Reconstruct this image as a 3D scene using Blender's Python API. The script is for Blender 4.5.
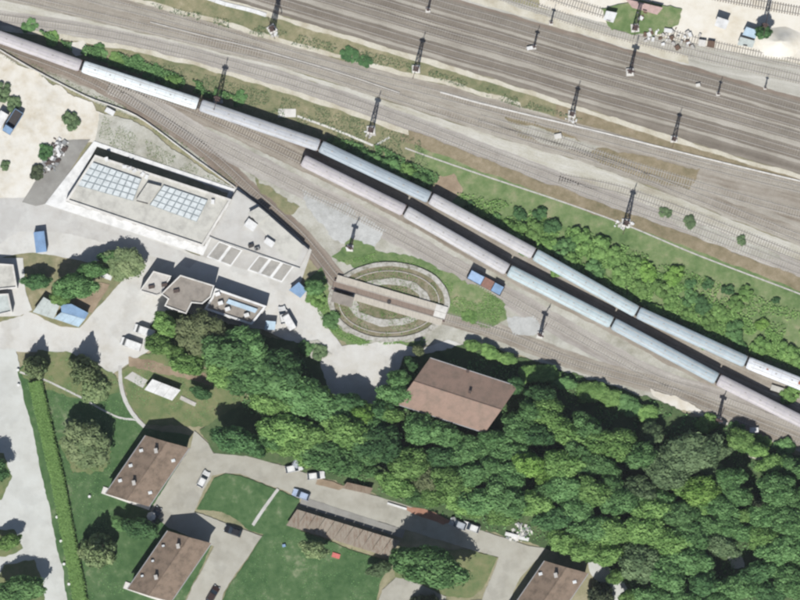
import bpy, bmesh, math, random
import numpy as np
from mathutils import Vector, noise
from mathutils.geometry import tessellate_polygon
random.seed(7); RNG = np.random.default_rng(7)
for o in list(bpy.data.objects): bpy.data.objects.remove(o)
SC = bpy.context.scene; COL = SC.collection
S = 0.24                                     # metres for one unit of the survey map below
def P(x, y): return ((x-400)*S, (300-y)*S)
R = math.radians
# ------------------------------------------------ camera, sky, sun, exposure
cam = bpy.data.cameras.new('camera'); co = bpy.data.objects.new('camera', cam); COL.objects.link(co)
H = 2000.0
cam.sensor_width = 36; cam.lens = 36*H/(800*S); cam.clip_start = 10; cam.clip_end = 9000
co.location = (0, 0, H); SC.camera = co
SC.render.resolution_x, SC.render.resolution_y = 1024, 768
ELEV, AZ = R(55), R(13)
w = bpy.data.worlds.new('World'); SC.world = w; w.use_nodes = True
nt = w.node_tree; sky = nt.nodes.new('ShaderNodeTexSky'); sky.sky_type = 'NISHITA'; sky.sun_disc = False
sky.sun_elevation = ELEV; sky.sun_rotation = math.pi + AZ
bg = nt.nodes['Background']; nt.links.new(sky.outputs[0], bg.inputs[0]); bg.inputs[1].default_value = 0.058
sl = bpy.data.lights.new('sun', 'SUN'); sl.energy = 4.45; sl.angle = R(0.5); sl.color = (1, .97, .92)
so = bpy.data.objects.new('sun', sl); COL.objects.link(so)
so.rotation_euler = Vector((math.sin(AZ)*math.cos(ELEV), math.cos(AZ)*math.cos(ELEV), -math.sin(ELEV))).to_track_quat('-Z', 'Y').to_euler()
SC.view_settings.view_transform = 'Standard'; SC.view_settings.look = 'None'
SC.view_settings.exposure = 0.55; SC.view_settings.gamma = 1
SC.cycles.max_bounces = 6; SC.cycles.diffuse_bounces = 4; SC.cycles.transmission_bounces = 3; SC.cycles.pixel_filter_type = 'BLACKMAN_HARRIS'; SC.cycles.filter_width = 2.4
# ------------------------------------------------ materials
def lin(c): return tuple(((v/255)/12.92 if v/255 < .04045 else ((v/255+.055)/1.055)**2.4) for v in c)
GAIN = (.575, .58, .587)     # picture value -> base colour
def alb(c, k=1.0): return tuple(min(.85, v*g*k) for v, g in zip(lin(c), GAIN)) + (1,)
class NT:
    def __init__(s, name):
        s.m = bpy.data.materials.new(name); s.m.use_nodes = True; s.t = s.m.node_tree
        s.b = s.t.nodes['Principled BSDF']
    def n(s, typ, **kw):
        x = s.t.nodes.new('ShaderNode'+typ)
        for k, v in kw.items(): setattr(x, k, v)
        return x
    def l(s, a, b): s.t.links.new(a, b)
    def noise(s, vec, scale, detail=4, rough=.6):
        x = s.n('TexNoise'); x.inputs['Scale'].default_value = scale; x.inputs['Detail'].default_value = detail
        x.inputs['Roughness'].default_value = rough; s.l(vec, x.inputs['Vector']); return x.outputs['Fac']
    def math(s, op, a, b):
        x = s.n('Math', operation=op)
        for i, v in enumerate((a, b)):
            if hasattr(v, 'links'): s.l(v, x.inputs[i])
            else: x.inputs[i].default_value = v
        return x.outputs[0]
    def ramp(s, fac, stops):
        x = s.n('ValToRGB'); cr = x.color_ramp
        while len(cr.elements) < len(stops): cr.elements.new(.5)
        for e, (p, c) in zip(cr.elements, stops): e.position = p; e.color = c
        s.l(fac, x.inputs[0]); return x.outputs[0]
    def mulv(s, col, fac, lo, hi):
        mr = s.n('MapRange'); s.l(fac, mr.inputs[0]); mr.inputs[1].default_value = .3; mr.inputs[2].default_value = .7
        mr.inputs[3].default_value = lo; mr.inputs[4].default_value = hi
        x = s.n('Mix', data_type='RGBA', blend_type='MULTIPLY'); x.inputs[0].default_value = 1
        s.l(col, x.inputs[6]); s.l(mr.outputs[0], x.inputs[7]); return x.outputs[2]
    def bump(s, fac, strength, dist=.1):
        b = s.n('Bump'); b.inputs['Strength'].default_value = strength; b.inputs['Distance'].default_value = dist
        s.l(fac, b.inputs['Height']); s.l(b.outputs[0], s.b.inputs['Normal'])
    def done(s, col, rough=.9):
        s.l(col, s.b.inputs['Base Color']); s.b.inputs['Roughness'].default_value = rough
        s.b.inputs['Specular IOR Level'].default_value = .2
        return s.m
def ground_mat(name, cols, big=.05, mid=.35, fine=4.0, wb=.5, bump=.4, contrast=.16, seed=0.0, vary=.12, stain=0.0):
    """soil, grass or paving: colours blend by two sizes of patches, with fine grain"""
    t = NT(name); g = t.n('NewGeometry'); mp = t.n('Mapping'); mp.inputs['Location'].default_value = (seed*31, seed*17, 0)
    t.l(g.outputs['Position'], mp.inputs[0]); v = mp.outputs[0]
    a = t.noise(v, big, 5, .65); b = t.noise(v, mid, 5, .65); f = t.noise(v, fine, 3, .7)
    fac = t.math('ADD', t.math('MULTIPLY', a, wb), t.math('MULTIPLY', b, 1-wb))
    n = len(cols); st = [(.5-contrast+2*contrast*i/(n-1), alb(c)) for i, c in enumerate(cols)]
    col = t.mulv(t.ramp(fac, st), f, 1-vary, 1+vary)
    if stain:                # repair patches, oil and dust stains with edges of their own
        s1 = t.noise(v, .16, 2, .5); s2 = t.noise(v, .9, 6, .75)
        k = t.n('MapRange'); t.l(t.math('ADD', t.math('MULTIPLY', s1, .7), t.math('MULTIPLY', s2, .3)), k.inputs[0])
        k.inputs[1].default_value = .52; k.inputs[2].default_value = .57; k.inputs[3].default_value = 1; k.inputs[4].default_value = 1-stain
        x = t.n('Mix', data_type='RGBA', blend_type='MULTIPLY'); x.inputs[0].default_value = 1; t.l(col, x.inputs[6]); t.l(k.outputs[0], x.inputs[7]); col = x.outputs[2]
    if bump: t.bump(f, bump, .12)
    return t.done(col)
def streak_mat(name, cols, along=.02, across=.9, seed=0.0, patch=.12, contrast=.155, vary=.13):
    """track beds: stain streaks that run along the rails (UV: u along, v across, in metres)"""
    t = NT(name); uv = t.n('UVMap'); uv.uv_map = 'UVMap'
    mp = t.n('Mapping'); mp.inputs['Location'].default_value = (seed*13, seed*7, 0); mp.inputs['Scale'].default_value = (along, across, 1)
    t.l(uv.outputs[0], mp.inputs[0]); g = t.n('NewGeometry')
    a = t.noise(mp.outputs[0], 1.0, 5, .7); b = t.noise(g.outputs['Position'], patch, 5, .65); f = t.noise(g.outputs['Position'], 3.5, 3, .75)
    fac = t.math('ADD', t.math('MULTIPLY', a, .62), t.math('MULTIPLY', b, .38))
    n = len(cols); st = [(.5-contrast+2*contrast*i/(n-1), alb(c)) for i, c in enumerate(cols)]
    col = t.mulv(t.ramp(fac, st), f, 1-vary, 1+vary); t.bump(f, .5, .12)
    return t.done(col)
def paint(name, c, rough=.6, var=.12, scale=.8, metal=0.0, k=1.0, stretch=(1, 1, 1), bump=0, dirt=None):
    t = NT(name); tc = t.n('TexCoord'); mp = t.n('Mapping'); mp.inputs['Scale'].default_value = stretch
    t.l(tc.outputs['Object'], mp.inputs[0])
    a = t.noise(mp.outputs[0], scale, 6, .7)
    base = alb(c, k); d = alb(dirt, k) if dirt else tuple(v*.7 for v in base[:3])+(1,)
    col = t.mulv(t.ramp(a, [(.3, d), (.55, base), (.8, tuple(min(.85, v*1.06) for v in base[:3])+(1,))]), t.noise(mp.outputs[0], scale*7, 3, .7), 1-var, 1+var)
    if bump: t.bump(a, bump, .05)
    t.b.inputs['Metallic'].default_value = metal
    m = t.done(col, rough); t.b.inputs['Specular IOR Level'].default_value = .4
    return m
def glass(name, c, rough=.15):
    t = NT(name); t.b.inputs['Base Color'].default_value = alb(c); t.b.inputs['Roughness'].default_value = rough
    t.b.inputs['Specular IOR Level'].default_value = .6; return t.m
def leaf_mat(name, dark, light, seed=0):
    t = NT(name); at = t.n('Attribute'); at.attribute_name = 'tint'
    oi = t.n('ObjectInfo'); g = t.n('NewGeometry')
    nz = t.noise(g.outputs['Position'], .55, 4, .7)
    fac = t.math('ADD', t.math('MULTIPLY', at.outputs['Fac'], .6), t.math('MULTIPLY', nz, .4))
    col = t.ramp(fac, [(.2, alb(dark, 1.66)), (.8, alb(light, 1.6))])
    col = t.mulv(col, t.math('ADD', t.math('MULTIPLY', oi.outputs['Random'], .4), .3), .82, 1.18)
    t.done(col, .8); tr = t.n('BsdfTranslucent'); mx = t.n('MixShader'); mx.inputs[0].default_value = .38
    t.l(col, tr.inputs['Color']); t.l(t.b.outputs[0], mx.inputs[1]); t.l(tr.outputs[0], mx.inputs[2]); t.l(mx.outputs[0], t.t.nodes['Material Output'].inputs['Surface'])
    return t.m
# ------------------------------------------------ mesh building
def smooth_closed(pts, step=3.0):
    out = []; n = len(pts)
    for i in range(n):
        a, b = pts[i], pts[(i+1) % n]; d = math.dist(a, b); k = max(1, int(d/step))
        for j in range(k): out.append((a[0]+(b[0]-a[0])*j/k, a[1]+(b[1]-a[1])*j/k))
    return out
def wobble(p, amp, off=0.0):
    v = Vector((p[0]*.05+off, p[1]*.05, off)); u = Vector((p[0]*.25, p[1]*.25+off, 3))
    return (p[0]+amp*(noise.noise(v)*1.6+noise.noise(u)*.9), p[1]+amp*(noise.noise(v+Vector((9, 4, 2)))*1.6+noise.noise(u+Vector((5, 8, 1)))*.9))
KIDS = {}
class MB:
    """collects faces, builds ONE mesh object"""
    def __init__(s, o=(0, 0, 0)): s.v = []; s.f = []; s.o = o; s.uv = None; s.mi = []
    def add(s, vs, fs):
        k = len(s.v); s.v += [tuple(v) for v in vs]; s.f += [tuple(i+k for i in f) for f in fs]; return s
    def box(s, c, d, rz=0.0, taper=1.0):
        cx, cy, cz = c; a, b, h = d[0]/2, d[1]/2, d[2]/2; ca, sa = math.cos(rz), math.sin(rz); vs = []
        for z, k in ((-h, 1), (h, taper)):
            for x, y in ((-a, -b), (a, -b), (a, b), (-a, b)):
                x *= k; y *= k; vs.append((cx+x*ca-y*sa, cy+x*sa+y*ca, cz+z))
        return s.add(vs, [(3, 2, 1, 0), (4, 5, 6, 7), (0, 1, 5, 4), (1, 2, 6, 5), (2, 3, 7, 6), (3, 0, 4, 7)])
    def prism(s, poly, z0, z1, bottom=False):
        if area(poly) < 0: poly = poly[::-1]
        n = len(poly); s.add([(x, y, z0) for x, y in poly]+[(x, y, z1) for x, y in poly], [(i, (i+1) % n, n+(i+1) % n, n+i) for i in range(n)])
        k = len(s.v)-2*n
        for t in tessellate_polygon([[Vector((x, y, 0)) for x, y in poly]]):
            a, b, c = (poly[i] for i in t)
            if (b[0]-a[0])*(c[1]-a[1])-(b[1]-a[1])*(c[0]-a[0]) < 0: t = t[::-1]
            s.f.append(tuple(k+n+i for i in t))
            if bottom: s.f.append(tuple(k+i for i in t[::-1]))
        return s
    def bar(s, a, b, r, n=4, r2=None):
        a, b = Vector(a), Vector(b); d = (b-a).normalized(); u = d.orthogonal().normalized(); w_ = d.cross(u); r2 = r if r2 is None else r2
        vs = [p+(u*math.cos(2*math.pi*i/n+.785)+w_*math.sin(2*math.pi*i/n+.785))*q for p, q in ((a, r), (b, r2)) for i in range(n)]
        return s.add(vs, [(i, (i+1) % n, n+(i+1) % n, n+i) for i in range(n)]+[tuple(range(n))[::-1], tuple(range(n, 2*n))])
    def disc(s, c, r, h, n=16, ax='z', ry=None):
        ry = r if ry is None else ry; vs = []
        for z in (-h/2, h/2):
            for i in range(n):
                a = 2*math.pi*i/n; x, y = r*math.cos(a), ry*math.sin(a)
                vs.append((c[0]+x, c[1]+y, c[2]+z) if ax == 'z' else (c[0]+x, c[1]+z, c[2]+y))
        return s.add(vs, [(i, (i+1) % n, n+(i+1) % n, n+i) for i in range(n)]+[tuple(range(n))[::-1], tuple(range(n, 2*n))])
    def build(s, name, mat, parent=None, smooth=False):
        me = bpy.data.meshes.new(name); ox, oy, oz = s.o
        me.from_pydata([(x-ox, y-oy, z-oz) for x, y, z in s.v], [], s.f); me.validate()
        if s.uv: 
            l = me.uv_layers.new(name='UVMap'); ids = np.empty(len(me.loops), int); me.loops.foreach_get('vertex_index', ids)
            l.data.foreach_set('uv', np.array(s.uv, dtype=np.float32)[ids].ravel())
        if mat: me.materials.append(mat)
        if smooth: me.polygons.foreach_set('use_smooth', [True]*len(me.polygons))
        o = bpy.data.objects.new(name, me); COL.objects.link(o); o.parent = parent
        if parent: KIDS.setdefault(parent.name, []).append(o)
        if parent is None: o.location = s.o
        return o
def area(p): return .5*sum(p[i-1][0]*p[i][1]-p[i][0]*p[i-1][1] for i in range(len(p)))
def inset(poly, d):
    """offset a polygon inwards by d (mitred)"""
    if area(poly) < 0: poly = poly[::-1]
    n = len(poly); out = []
    for i in range(n):
        p0, p1, p2 = Vector(poly[i-1]), Vector(poly[i]), Vector(poly[(i+1) % n])
        e1, e2 = (p1-p0).normalized(), (p2-p1).normalized(); n1, n2 = Vector((-e1.y, e1.x)), Vector((-e2.y, e2.x))
        k = n1+n2; k = k/max(.3, k.dot(n1)) ; out.append(tuple(p1+k*d))
    return out
def tag(o, label=None, cat=None, group=None, kind=None):
    for k, v in (('label', label), ('category', cat), ('group', group), ('kind', kind)):
        if v: o[k] = v
    return o
def thing(name, label, cat, loc=(0, 0, 0), rz=0.0, group=None):
    o = bpy.data.objects.new(name, None); COL.objects.link(o); o.location = loc; o.rotation_euler = (0, 0, rz)
    o.empty_display_size = .5
    return tag(o, label, cat, group, 'thing')
def copy_tree(o, parent=None):
    c = o.copy(); COL.objects.link(c); c.parent = parent
    for ch in KIDS.get(o.name, ()): copy_tree(ch, c)
    return c
def setmat(o, m):
    o.material_slots[0].link = 'OBJECT'; o.material_slots[0].material = m
def px(pts): return [P(*p) for p in pts]
# ------------------------------------------------ the ground sheets
LZ = [0]
def layer(): LZ[0] += 1; return LZ[0]*.004
def patch(name, pts, mat, label, jit=1.3, kind='structure', z=None):
    q = [wobble(p, jit, len(name)) for p in smooth_closed(pts)] if jit else pts
    poly = px(q); z = layer() if z is None else z; m = MB()
    if area(poly) < 0: poly = poly[::-1]
    tr = tessellate_polygon([[Vector((x, y, 0)) for x, y in poly]]); fs = []
    for t in tr:
        a, b, c = (poly[i] for i in t)
        fs.append(t if (b[0]-a[0])*(c[1]-a[1])-(b[1]-a[1])*(c[0]-a[0]) > 0 else t[::-1])
    m.add([(x, y, z) for x, y in poly], fs)
    return tag(m.build(name, mat), label, kind=kind)
def dense(pts, step=2.0):
    """Catmull-Rom through map points, resampled evenly"""
    pts = [tuple(p) for p in pts]; e = [(2*pts[0][0]-pts[1][0], 2*pts[0][1]-pts[1][1])]+pts+[(2*pts[-1][0]-pts[-2][0], 2*pts[-1][1]-pts[-2][1])]
    out = []
    for i in range(1, len(e)-2):
        p0, p1, p2, p3 = (np.array(v, float) for v in e[i-1:i+3])
        for t in np.linspace(0, 1, 24, endpoint=False):
            out.append(.5*(2*p1+(p2-p0)*t+(2*p0-5*p1+4*p2-p3)*t*t+(3*p1-p0-3*p2+p3)*t**3))
    out.append(np.array(pts[-1], float)); out = np.array(out)
    d = np.r_[0, np.cumsum(np.hypot(*np.diff(out, axis=0).T))]; u = np.arange(0, d[-1], step)
    return np.c_[np.interp(u, d, out[:, 0]), np.interp(u, d, out[:, 1])]
def normals(q):
    t = np.gradient(q, axis=0); t /= np.hypot(t[:, 0], t[:, 1])[:, None]; return np.c_[-t[:, 1], t[:, 0]]
def ribbon(name, A, B, mat, label, z=None, kind='structure', jit=.8, nx=5):
    """sheet between two map lines with UVs along and across"""
    z = layer() if z is None else z; m = MB(); m.uv = []; n = len(A); u = 0.0; vs = []
    for i in range(n):
        if i: u += math.dist((A[i]+B[i])/2, (A[i-1]+B[i-1])/2)*S
        a = wobble(A[i], jit, 1.7); b = wobble(B[i], jit, 8.3); wd = math.dist(A[i], B[i])*S
        for k in range(nx):
            f = k/(nx-1); x, y = P(a[0]+(b[0]-a[0])*f, a[1]+(b[1]-a[1])*f); vs.append((x, y, z)); m.uv.append((u, wd*f))
    m.add(vs, [(i*nx+k, (i+1)*nx+k, (i+1)*nx+k+1, i*nx+k+1) for i in range(n-1) for k in range(nx-1)])
    m.f = [f[::-1] for f in m.f]
    return tag(m.build(name, mat), label, kind=kind)
def between(name, A, B, mat, label, x0=-100, x1=900, **kw):
    xs = np.arange(x0, x1+1, 4.0)
    def ev(Q):
        Q = dense(Q, 3.0); return np.c_[xs, np.interp(xs, Q[:, 0], Q[:, 1])]
    return ribbon(name, ev(A), ev(B), mat, label, **kw)
def strip(name, pts, wpx, mat, label, **kw):
    q = dense(pts); n = normals(q); return ribbon(name, q-n*wpx/2, q+n*wpx/2, mat, label, **{'nx': 3, **kw})
# ================================================ THE SETTING: ground, beds, roads
G = {}
G['soil'] = ground_mat('dry_grass_soil', [(120, 125, 92), (160, 155, 125), (190, 180, 155)], big=.03, seed=1)
G['ballast'] = streak_mat('brown_ballast', [(112, 103, 94), (131, 123, 112), (146, 138, 127), (166, 158, 145)], seed=1)
G['bed'] = streak_mat('mixed_track_bed', [(126, 113, 99), (155, 146, 133), (175, 168, 156), (202, 196, 183)], seed=2)
G['pale'] = streak_mat('pale_cess', [(164, 154, 134), (194, 190, 174), (210, 207, 196), (222, 220, 212)], seed=3, along=.05, across=.4)
G['grey'] = streak_mat('grey_ballast', [(150, 142, 134), (171, 165, 158), (187, 182, 174), (208, 203, 193)], seed=4)
G['light'] = streak_mat('light_ballast', [(158, 155, 143), (186, 183, 172), (202, 199, 189), (222, 219, 210)], seed=5)
G['cream'] = streak_mat('cream_edge', [(186, 176, 152), (212, 206, 188), (228, 223, 209)], seed=6, along=.2, across=.2, contrast=.14)
G['streak'] = streak_mat('pale_streak', [(152, 145, 133), (178, 172, 160), (194, 188, 177)], seed=7, along=.05, contrast=.14)
G['rust'] = streak_mat('rust_ballast', [(122, 108, 97), (146, 133, 120), (170, 161, 150)], seed=8)
G['sand'] = ground_mat('sand_yard', [(210, 199, 177), (232, 227, 215), (242, 240, 233)], stain=0.06, big=.06, seed=2, vary=.05, bump=.2)
G['whitesand'] = ground_mat('white_sand', [(222, 212, 192), (238, 232, 218), (246, 242, 232)], big=.08, seed=3, vary=.05, bump=.2)
G['lot'] = ground_mat('stony_lot', [(158, 156, 138), (190, 188, 176), (208, 207, 198)], stain=0.1, big=.07, seed=4)
G['yard'] = ground_mat('yard_paving', [(206, 202, 192), (217, 215, 209), (225, 225, 220)], stain=0.09, big=.05, seed=5, vary=.05, bump=.15)
G['drive'] = ground_mat('concrete_drive', [(194, 191, 184), (207, 205, 200), (215, 215, 211)], stain=0.08, big=.06, seed=6, vary=.05, bump=.15)
G['asphalt'] = ground_mat('grey_asphalt', [(146, 143, 137), (158, 156, 150), (168, 167, 161)], stain=0.1, big=.2, seed=7, vary=.06, bump=.2)
G['road'] = ground_mat('pale_road', [(198, 198, 191), (210, 211, 205), (218, 220, 215)], stain=0.07, big=.06, seed=8, vary=.04, bump=.12)
G['lane'] = ground_mat('beige_lane', [(168, 164, 151), (183, 180, 168), (193, 191, 180)], stain=0.1, big=.05, seed=9, vary=.05, bump=.12)
G['lawn'] = ground_mat('lawn_grass', [(60, 92, 54), (74, 106, 64), (92, 120, 78), (146, 154, 122)], big=.09, mid=.55, seed=10, contrast=.165)
G['lawn2'] = ground_mat('dry_lawn', [(84, 108, 68), (108, 126, 82), (134, 138, 98), (160, 152, 120)], big=.06, mid=.4, seed=11, contrast=.2)
G['verge'] = ground_mat('verge_grass', [(96, 112, 78), (128, 132, 98), (156, 150, 118), (188, 178, 150)], big=.07, mid=.45, seed=12, contrast=.19)
G['green'] = ground_mat('green_bank', [(86, 112, 68), (110, 134, 84), (132, 148, 102), (162, 160, 126)], big=.08, mid=.45, seed=13, contrast=.15)
G['brown'] = ground_mat('brown_verge', [(118, 112, 84), (150, 138, 112), (176, 162, 138)], big=.08, mid=.5, seed=14, contrast=.17)
G['wood'] = ground_mat('wood_floor', [(66, 84, 56), (84, 106, 68), (110, 124, 86)], big=.08, mid=.5, seed=15)
G['dirt'] = ground_mat('bare_dirt', [(132, 116, 96), (160, 142, 120), (182, 164, 140)], big=.12, seed=16)
G['red'] = ground_mat('red_earth', [(150, 112, 92), (176, 132, 110), (190, 152, 130)], big=.12, seed=17)
G['stone'] = ground_mat('grey_gravel', [(172, 172, 166), (194, 195, 192), (210, 211, 208)], big=.12, mid=.6, seed=18)
m = MB(); g_ = 4500
m.add([(-g_, -g_, -.02), (g_, -g_, -.02), (g_, g_, -.02), (-g_, g_, -.02)], [(0, 1, 2, 3)])
tag(m.build('ground', G['soil']), 'dry grassy soil spreading to the horizon under everything', kind='structure')
# -- upper rail yard, line by line from the top
CU = [(-100, -165), (420, -22), (500, -2), (600, 22), (700, 46), (800, 64), (920, 88)]
A1 = [(-100, -165), (350, -30), (450, 0), (500, 14), (600, 44), (700, 72), (800, 101), (920, 136)]
B1 = [(-100, -98), (0, -70), (175, -17), (230, 0), (282, 16), (400, 51), (500, 81), (600, 113), (700, 145), (745, 159), (800, 174), (920, 212)]
D1 = [(-100, -62), (0, -35), (100, -7), (200, 19), (280, 43), (400, 75), (440, 84), (500, 101), (545, 114), (600, 129), (700, 157), (800, 182), (920, 214)]
E1 = [(-100, -24), (0, 0), (55, 12), (200, 47), (300, 73), (400, 105), (500, 138), (600, 168), (700, 207), (800, 246), (920, 294)]
F1 = [(-100, -8), (0, 10), (100, 26), (200, 49), (300, 77), (400, 111), (500, 149), (600, 187), (700, 224), (800, 262), (920, 310)]
G1 = [(-100, 10), (0, 26), (100, 41), (200, 64), (300, 94), (400, 128), (500, 166), (600, 204), (700, 240), (800, 279), (920, 325)]
T1 = [(-120, -4), (0, 36), (82.5, 66.5), (199, 104.5), (320, 146), (430, 198), (534, 254), (637, 312), (746, 362), (800, 384), (920, 432)]
T2 = [(120, 82), (200, 112), (302, 160), (405, 211), (508, 270), (612, 323), (717, 379), (800, 418), (920, 470)]
HL = [(-100, -8), (0, 52), (87, 99), (140, 119), (185, 152), (235, 187), (310, 250), (332, 300), (350, 342), (445, 345), (500, 350), (560, 370), (610, 388), (660, 402), (720, 422), (800, 452), (920, 500)]
sh = lambda Q, d: [(x, y+d) for x, y in Q]
between('sand_lot', sh(CU, -70), CU, G['whitesand'], 'bright sandy lot along the top of the rail yard', x0=540)
between('ballast_bed', CU, A1, G['light'], 'pale ballast of the sidings beside the sandy lot')
between('path', sh(A1, -13), sh(A1, -4), G['cream'], 'cream gravel service path above the main ballast', x0=420, x1=690, jit=1.2)
between('ballast_bed', sh(A1, -2), B1, G['ballast'], 'broad dark brown ballast bed of the main lines')
for off, wd, mt, nm in ((14, 3, 'streak', 'first'), (41, 5.5, 'streak', 'second'), (59, 3.4, 'streak', 'third'), (28, 2.4, 'streak', 'fourth')):
    between('gravel_strip', sh(A1, off), sh(A1, off+wd), G[mt], 'pale worn gravel line between main tracks, the %s' % nm, jit=.5, nx=3)
between('gravel_strip', sh(A1, -3), sh(A1, .5), G['rust'], 'rust stained line on the upper edge of main ballast', nx=3)
between('verge', B1, sh(D1, 2), G['verge'], 'patchy grass verge between the two groups of tracks', x1=560)
between('verge', B1, sh(D1, 2), G['brown'], 'brown weedy verge narrowing between the tracks', x0=556)
between('path', sh(B1, 0), sh(B1, 5), G['cream'], 'cream path along the lower edge of the main ballast', jit=1.0, nx=3)
between('path', sh(D1, -5), D1, G['cream'], 'cream edge of the verge over the second tracks', x1=520, jit=1.3, nx=3)
between('ballast_bed', D1, E1, G['bed'], 'mixed brown and grey bed of the second track group')
between('gravel_strip', E1, sh(F1, 1), G['pale'], 'pale sandy strip with weeds between the tracks')
between('ballast_bed', F1, G1, G['grey'], 'grey ballast of the single track above the embankment')
between('gravel_strip', sh(E1, -22), sh(E1, -17), G['streak'], 'pale worn line between the second group tracks', jit=1.2, nx=3)
between('gravel_strip', sh(E1, -4), sh(E1, -.5), G['streak'], 'pale worn line under the second group tracks', jit=1.2, nx=3)
for pts, mt, lb in (([(505, 116), (560, 131), (590, 146), (575, 150), (520, 137)], 'brown', 'brown stained patch by the second track group'),
    ([(585, 147), (640, 155), (700, 170), (690, 190), (640, 178), (600, 163)], 'brown', 'brown patch between second group tracks near mast'),
    ([(505, 122), (545, 130), (600, 148), (590, 154), (540, 143)], 'pale', 'pale sand wedge between second group tracks'),
    ([(655, 212), (690, 221), (745, 240), (790, 262), (760, 258), (700, 238)], 'pale', 'pale sand patch with weeds above lower track')):
    mm = G[mt] if mt != 'pale' else G['lot']; patch('gravel_patch', pts, mm, lb, jit=2)
between('embankment', sh(G1, 0), T1, G['verge'], 'dry grass embankment above the upper train', x1=440)
between('embankment', sh(G1, 0), T1, G['green'], 'green grass embankment above the upper train', x0=415)
between('verge', sh(G1, -1), sh(G1, 12), G['brown'], 'brown strip along the top of the embankment', x0=400, jit=1.6)
between('path', sh(G1, -1), sh(G1, 4), G['cream'], 'cream edge strip beneath the grey track', x1=410, jit=1.2, nx=3)
patch('dirt_patch', [(425, 178), (455, 172), (462, 190), (450, 205), (432, 196)], G['dirt'], 'bare earth patch beside the upper train coaches', jit=2)
patch('dirt_patch', [(66, 44), (85, 40), (90, 54), (76, 56)], G['sand'], 'small sandy patch beside the upper train')
between('rail_yard', T1, HL, G['lot'], 'pale stony yard below the two trains')
strip('ballast_bed', [(p[0]-3, p[1]+7) for p in T1], 22, G['bed'], 'stained ballast bed under the upper train')
strip('gravel_strip', [(-100, 12), (0, 44), (80, 72), (200, 117), (300, 150), (330, 163)], 8, G['rust'], 'rust brown strip along the upper train', nx=3)
strip('ballast_bed', T2, 20, G['bed'], 'stained ballast bed under the lower train')
W1 = [(-60, 18), (0, 44), (75, 72), (130, 101), (200, 146), (250, 190), (300, 235), (338, 281)]
W2 = [(110, 84), (140, 98), (190, 130), (225, 149), (300, 187), (350, 211), (400, 237), (450, 265), (500, 293), (560, 327), (620, 360), (660, 380), (720, 399), (800, 429), (900, 468)]
W3 = [(443, 316), (500, 333), (560, 357), (610, 373), (660, 387), (720, 410), (800, 441), (900, 481)]
strip('ballast_bed', W1, 17, G['rust'], 'brown ballast of the curving turntable approach track')
strip('ballast_bed', W2, 20, G['grey'], 'grey ballast of the long siding under the trains')
strip('ballast_bed', W3, 17, G['bed'], 'brownish ballast of the track leaving the turntable')
patch('gravel_patch', [(300, 190), (345, 205), (385, 232), (372, 250), (340, 243), (318, 222)], G['stone'], 'grey gravel heap ground above the turntable', jit=3)
patch('gravel_patch', [(505, 318), (535, 316), (545, 332), (515, 336)], G['stone'], 'pale grey gravel patch beside the turntable exit', jit=2)
patch('grass_patch', [(330, 258), (350, 236), (380, 250), (420, 258), (460, 278), (505, 300), (508, 320), (480, 328), (445, 312), (440, 288), (400, 264), (362, 268)], G['green'], 'green weedy patch around the turntable rim', jit=3)
patch('grass_patch', [(248, 172), (270, 190), (300, 206), (290, 214), (262, 196)], G['verge'], 'weedy strip between the approach tracks', jit=3)
patch('grass_patch', [(300, 285), (322, 268), (330, 296), (340, 326), (370, 343), (430, 340), (420, 350), (360, 352), (325, 332), (310, 305)], G['green'], 'green weeds along the lower turntable edge', jit=2.5)
# -- west and middle yards
patch('lawn', [(-120, 200), (160, 235), (150, 300), (120, 340), (-120, 340)], G['verge'], 'weedy ground behind the sheds', jit=0)
patch('yard', [(-120, -40), (0, 55), (62, 87), (106, 114), (97, 140), (62, 150), (52, 185), (28, 205), (-120, 230)], G['sand'], 'bright cream sand yard by the curved track', jit=2.5)
patch('yard', [(100, 113), (130, 119), (182, 154), (240, 192), (236, 196), (94, 141)], G['lot'], 'rough stony plot above the depot', jit=1.5)
patch('road', [(-120, 212), (0, 200), (42, 196), (90, 212), (206, 258), (226, 262), (300, 283), (312, 292), (330, 330), (342, 346), (388, 341), (420, 349), (448, 340), (462, 344), (440, 356), (404, 356), (392, 384), (376, 414), (330, 406), (318, 358), (300, 346), (262, 330), (200, 322), (165, 312), (152, 325), (155, 345), (138, 358), (122, 368), (112, 374), (95, 362), (62, 352), (15, 352), (-120, 352), (-120, 318), (0, 322), (22, 316), (28, 312), (34, 314), (60, 327), (80, 328), (94, 312), (130, 272), (112, 258), (90, 262), (60, 257), (30, 252), (0, 258), (-120, 258)], G['yard'], 'pale beige yard winding between the buildings', jit=.8)
patch('road', [(-120, 212), (0, 198), (44, 198), (130, 232), (200, 258), (190, 268), (110, 244), (60, 232), (20, 232), (-10, 250), (-120, 256)], G['drive'], 'light grey drive along the depot', jit=1)
patch('road', [(61, 140), (90, 139), (50, 203), (36, 206), (22, 202)], G['asphalt'], 'dark grey asphalt ramp beside the depot', jit=.5)
patch('road', [(-140, 346), (16, 350), (22, 376), (38, 450), (52, 505), (74, 620), (-140, 620)], G['road'], 'wide pale road along the hedge', jit=1.2)
patch('grass_patch', [(-60, 448), (4, 452), (10, 476), (2, 500), (-60, 496)], G['lawn2'], 'green verge island at the road edge by the upper tree', jit=1.5)
patch('grass_patch', [(-60, 528), (16, 530), (22, 548), (6, 556), (-60, 556)], G['lawn2'], 'green traffic island with a small tree', jit=1.5)
patch('grass_patch', [(4, 565), (34, 560), (44, 585), (46, 620), (-20, 620)], G['lawn2'], 'green traffic island with the big round tree', jit=1.5)
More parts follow.
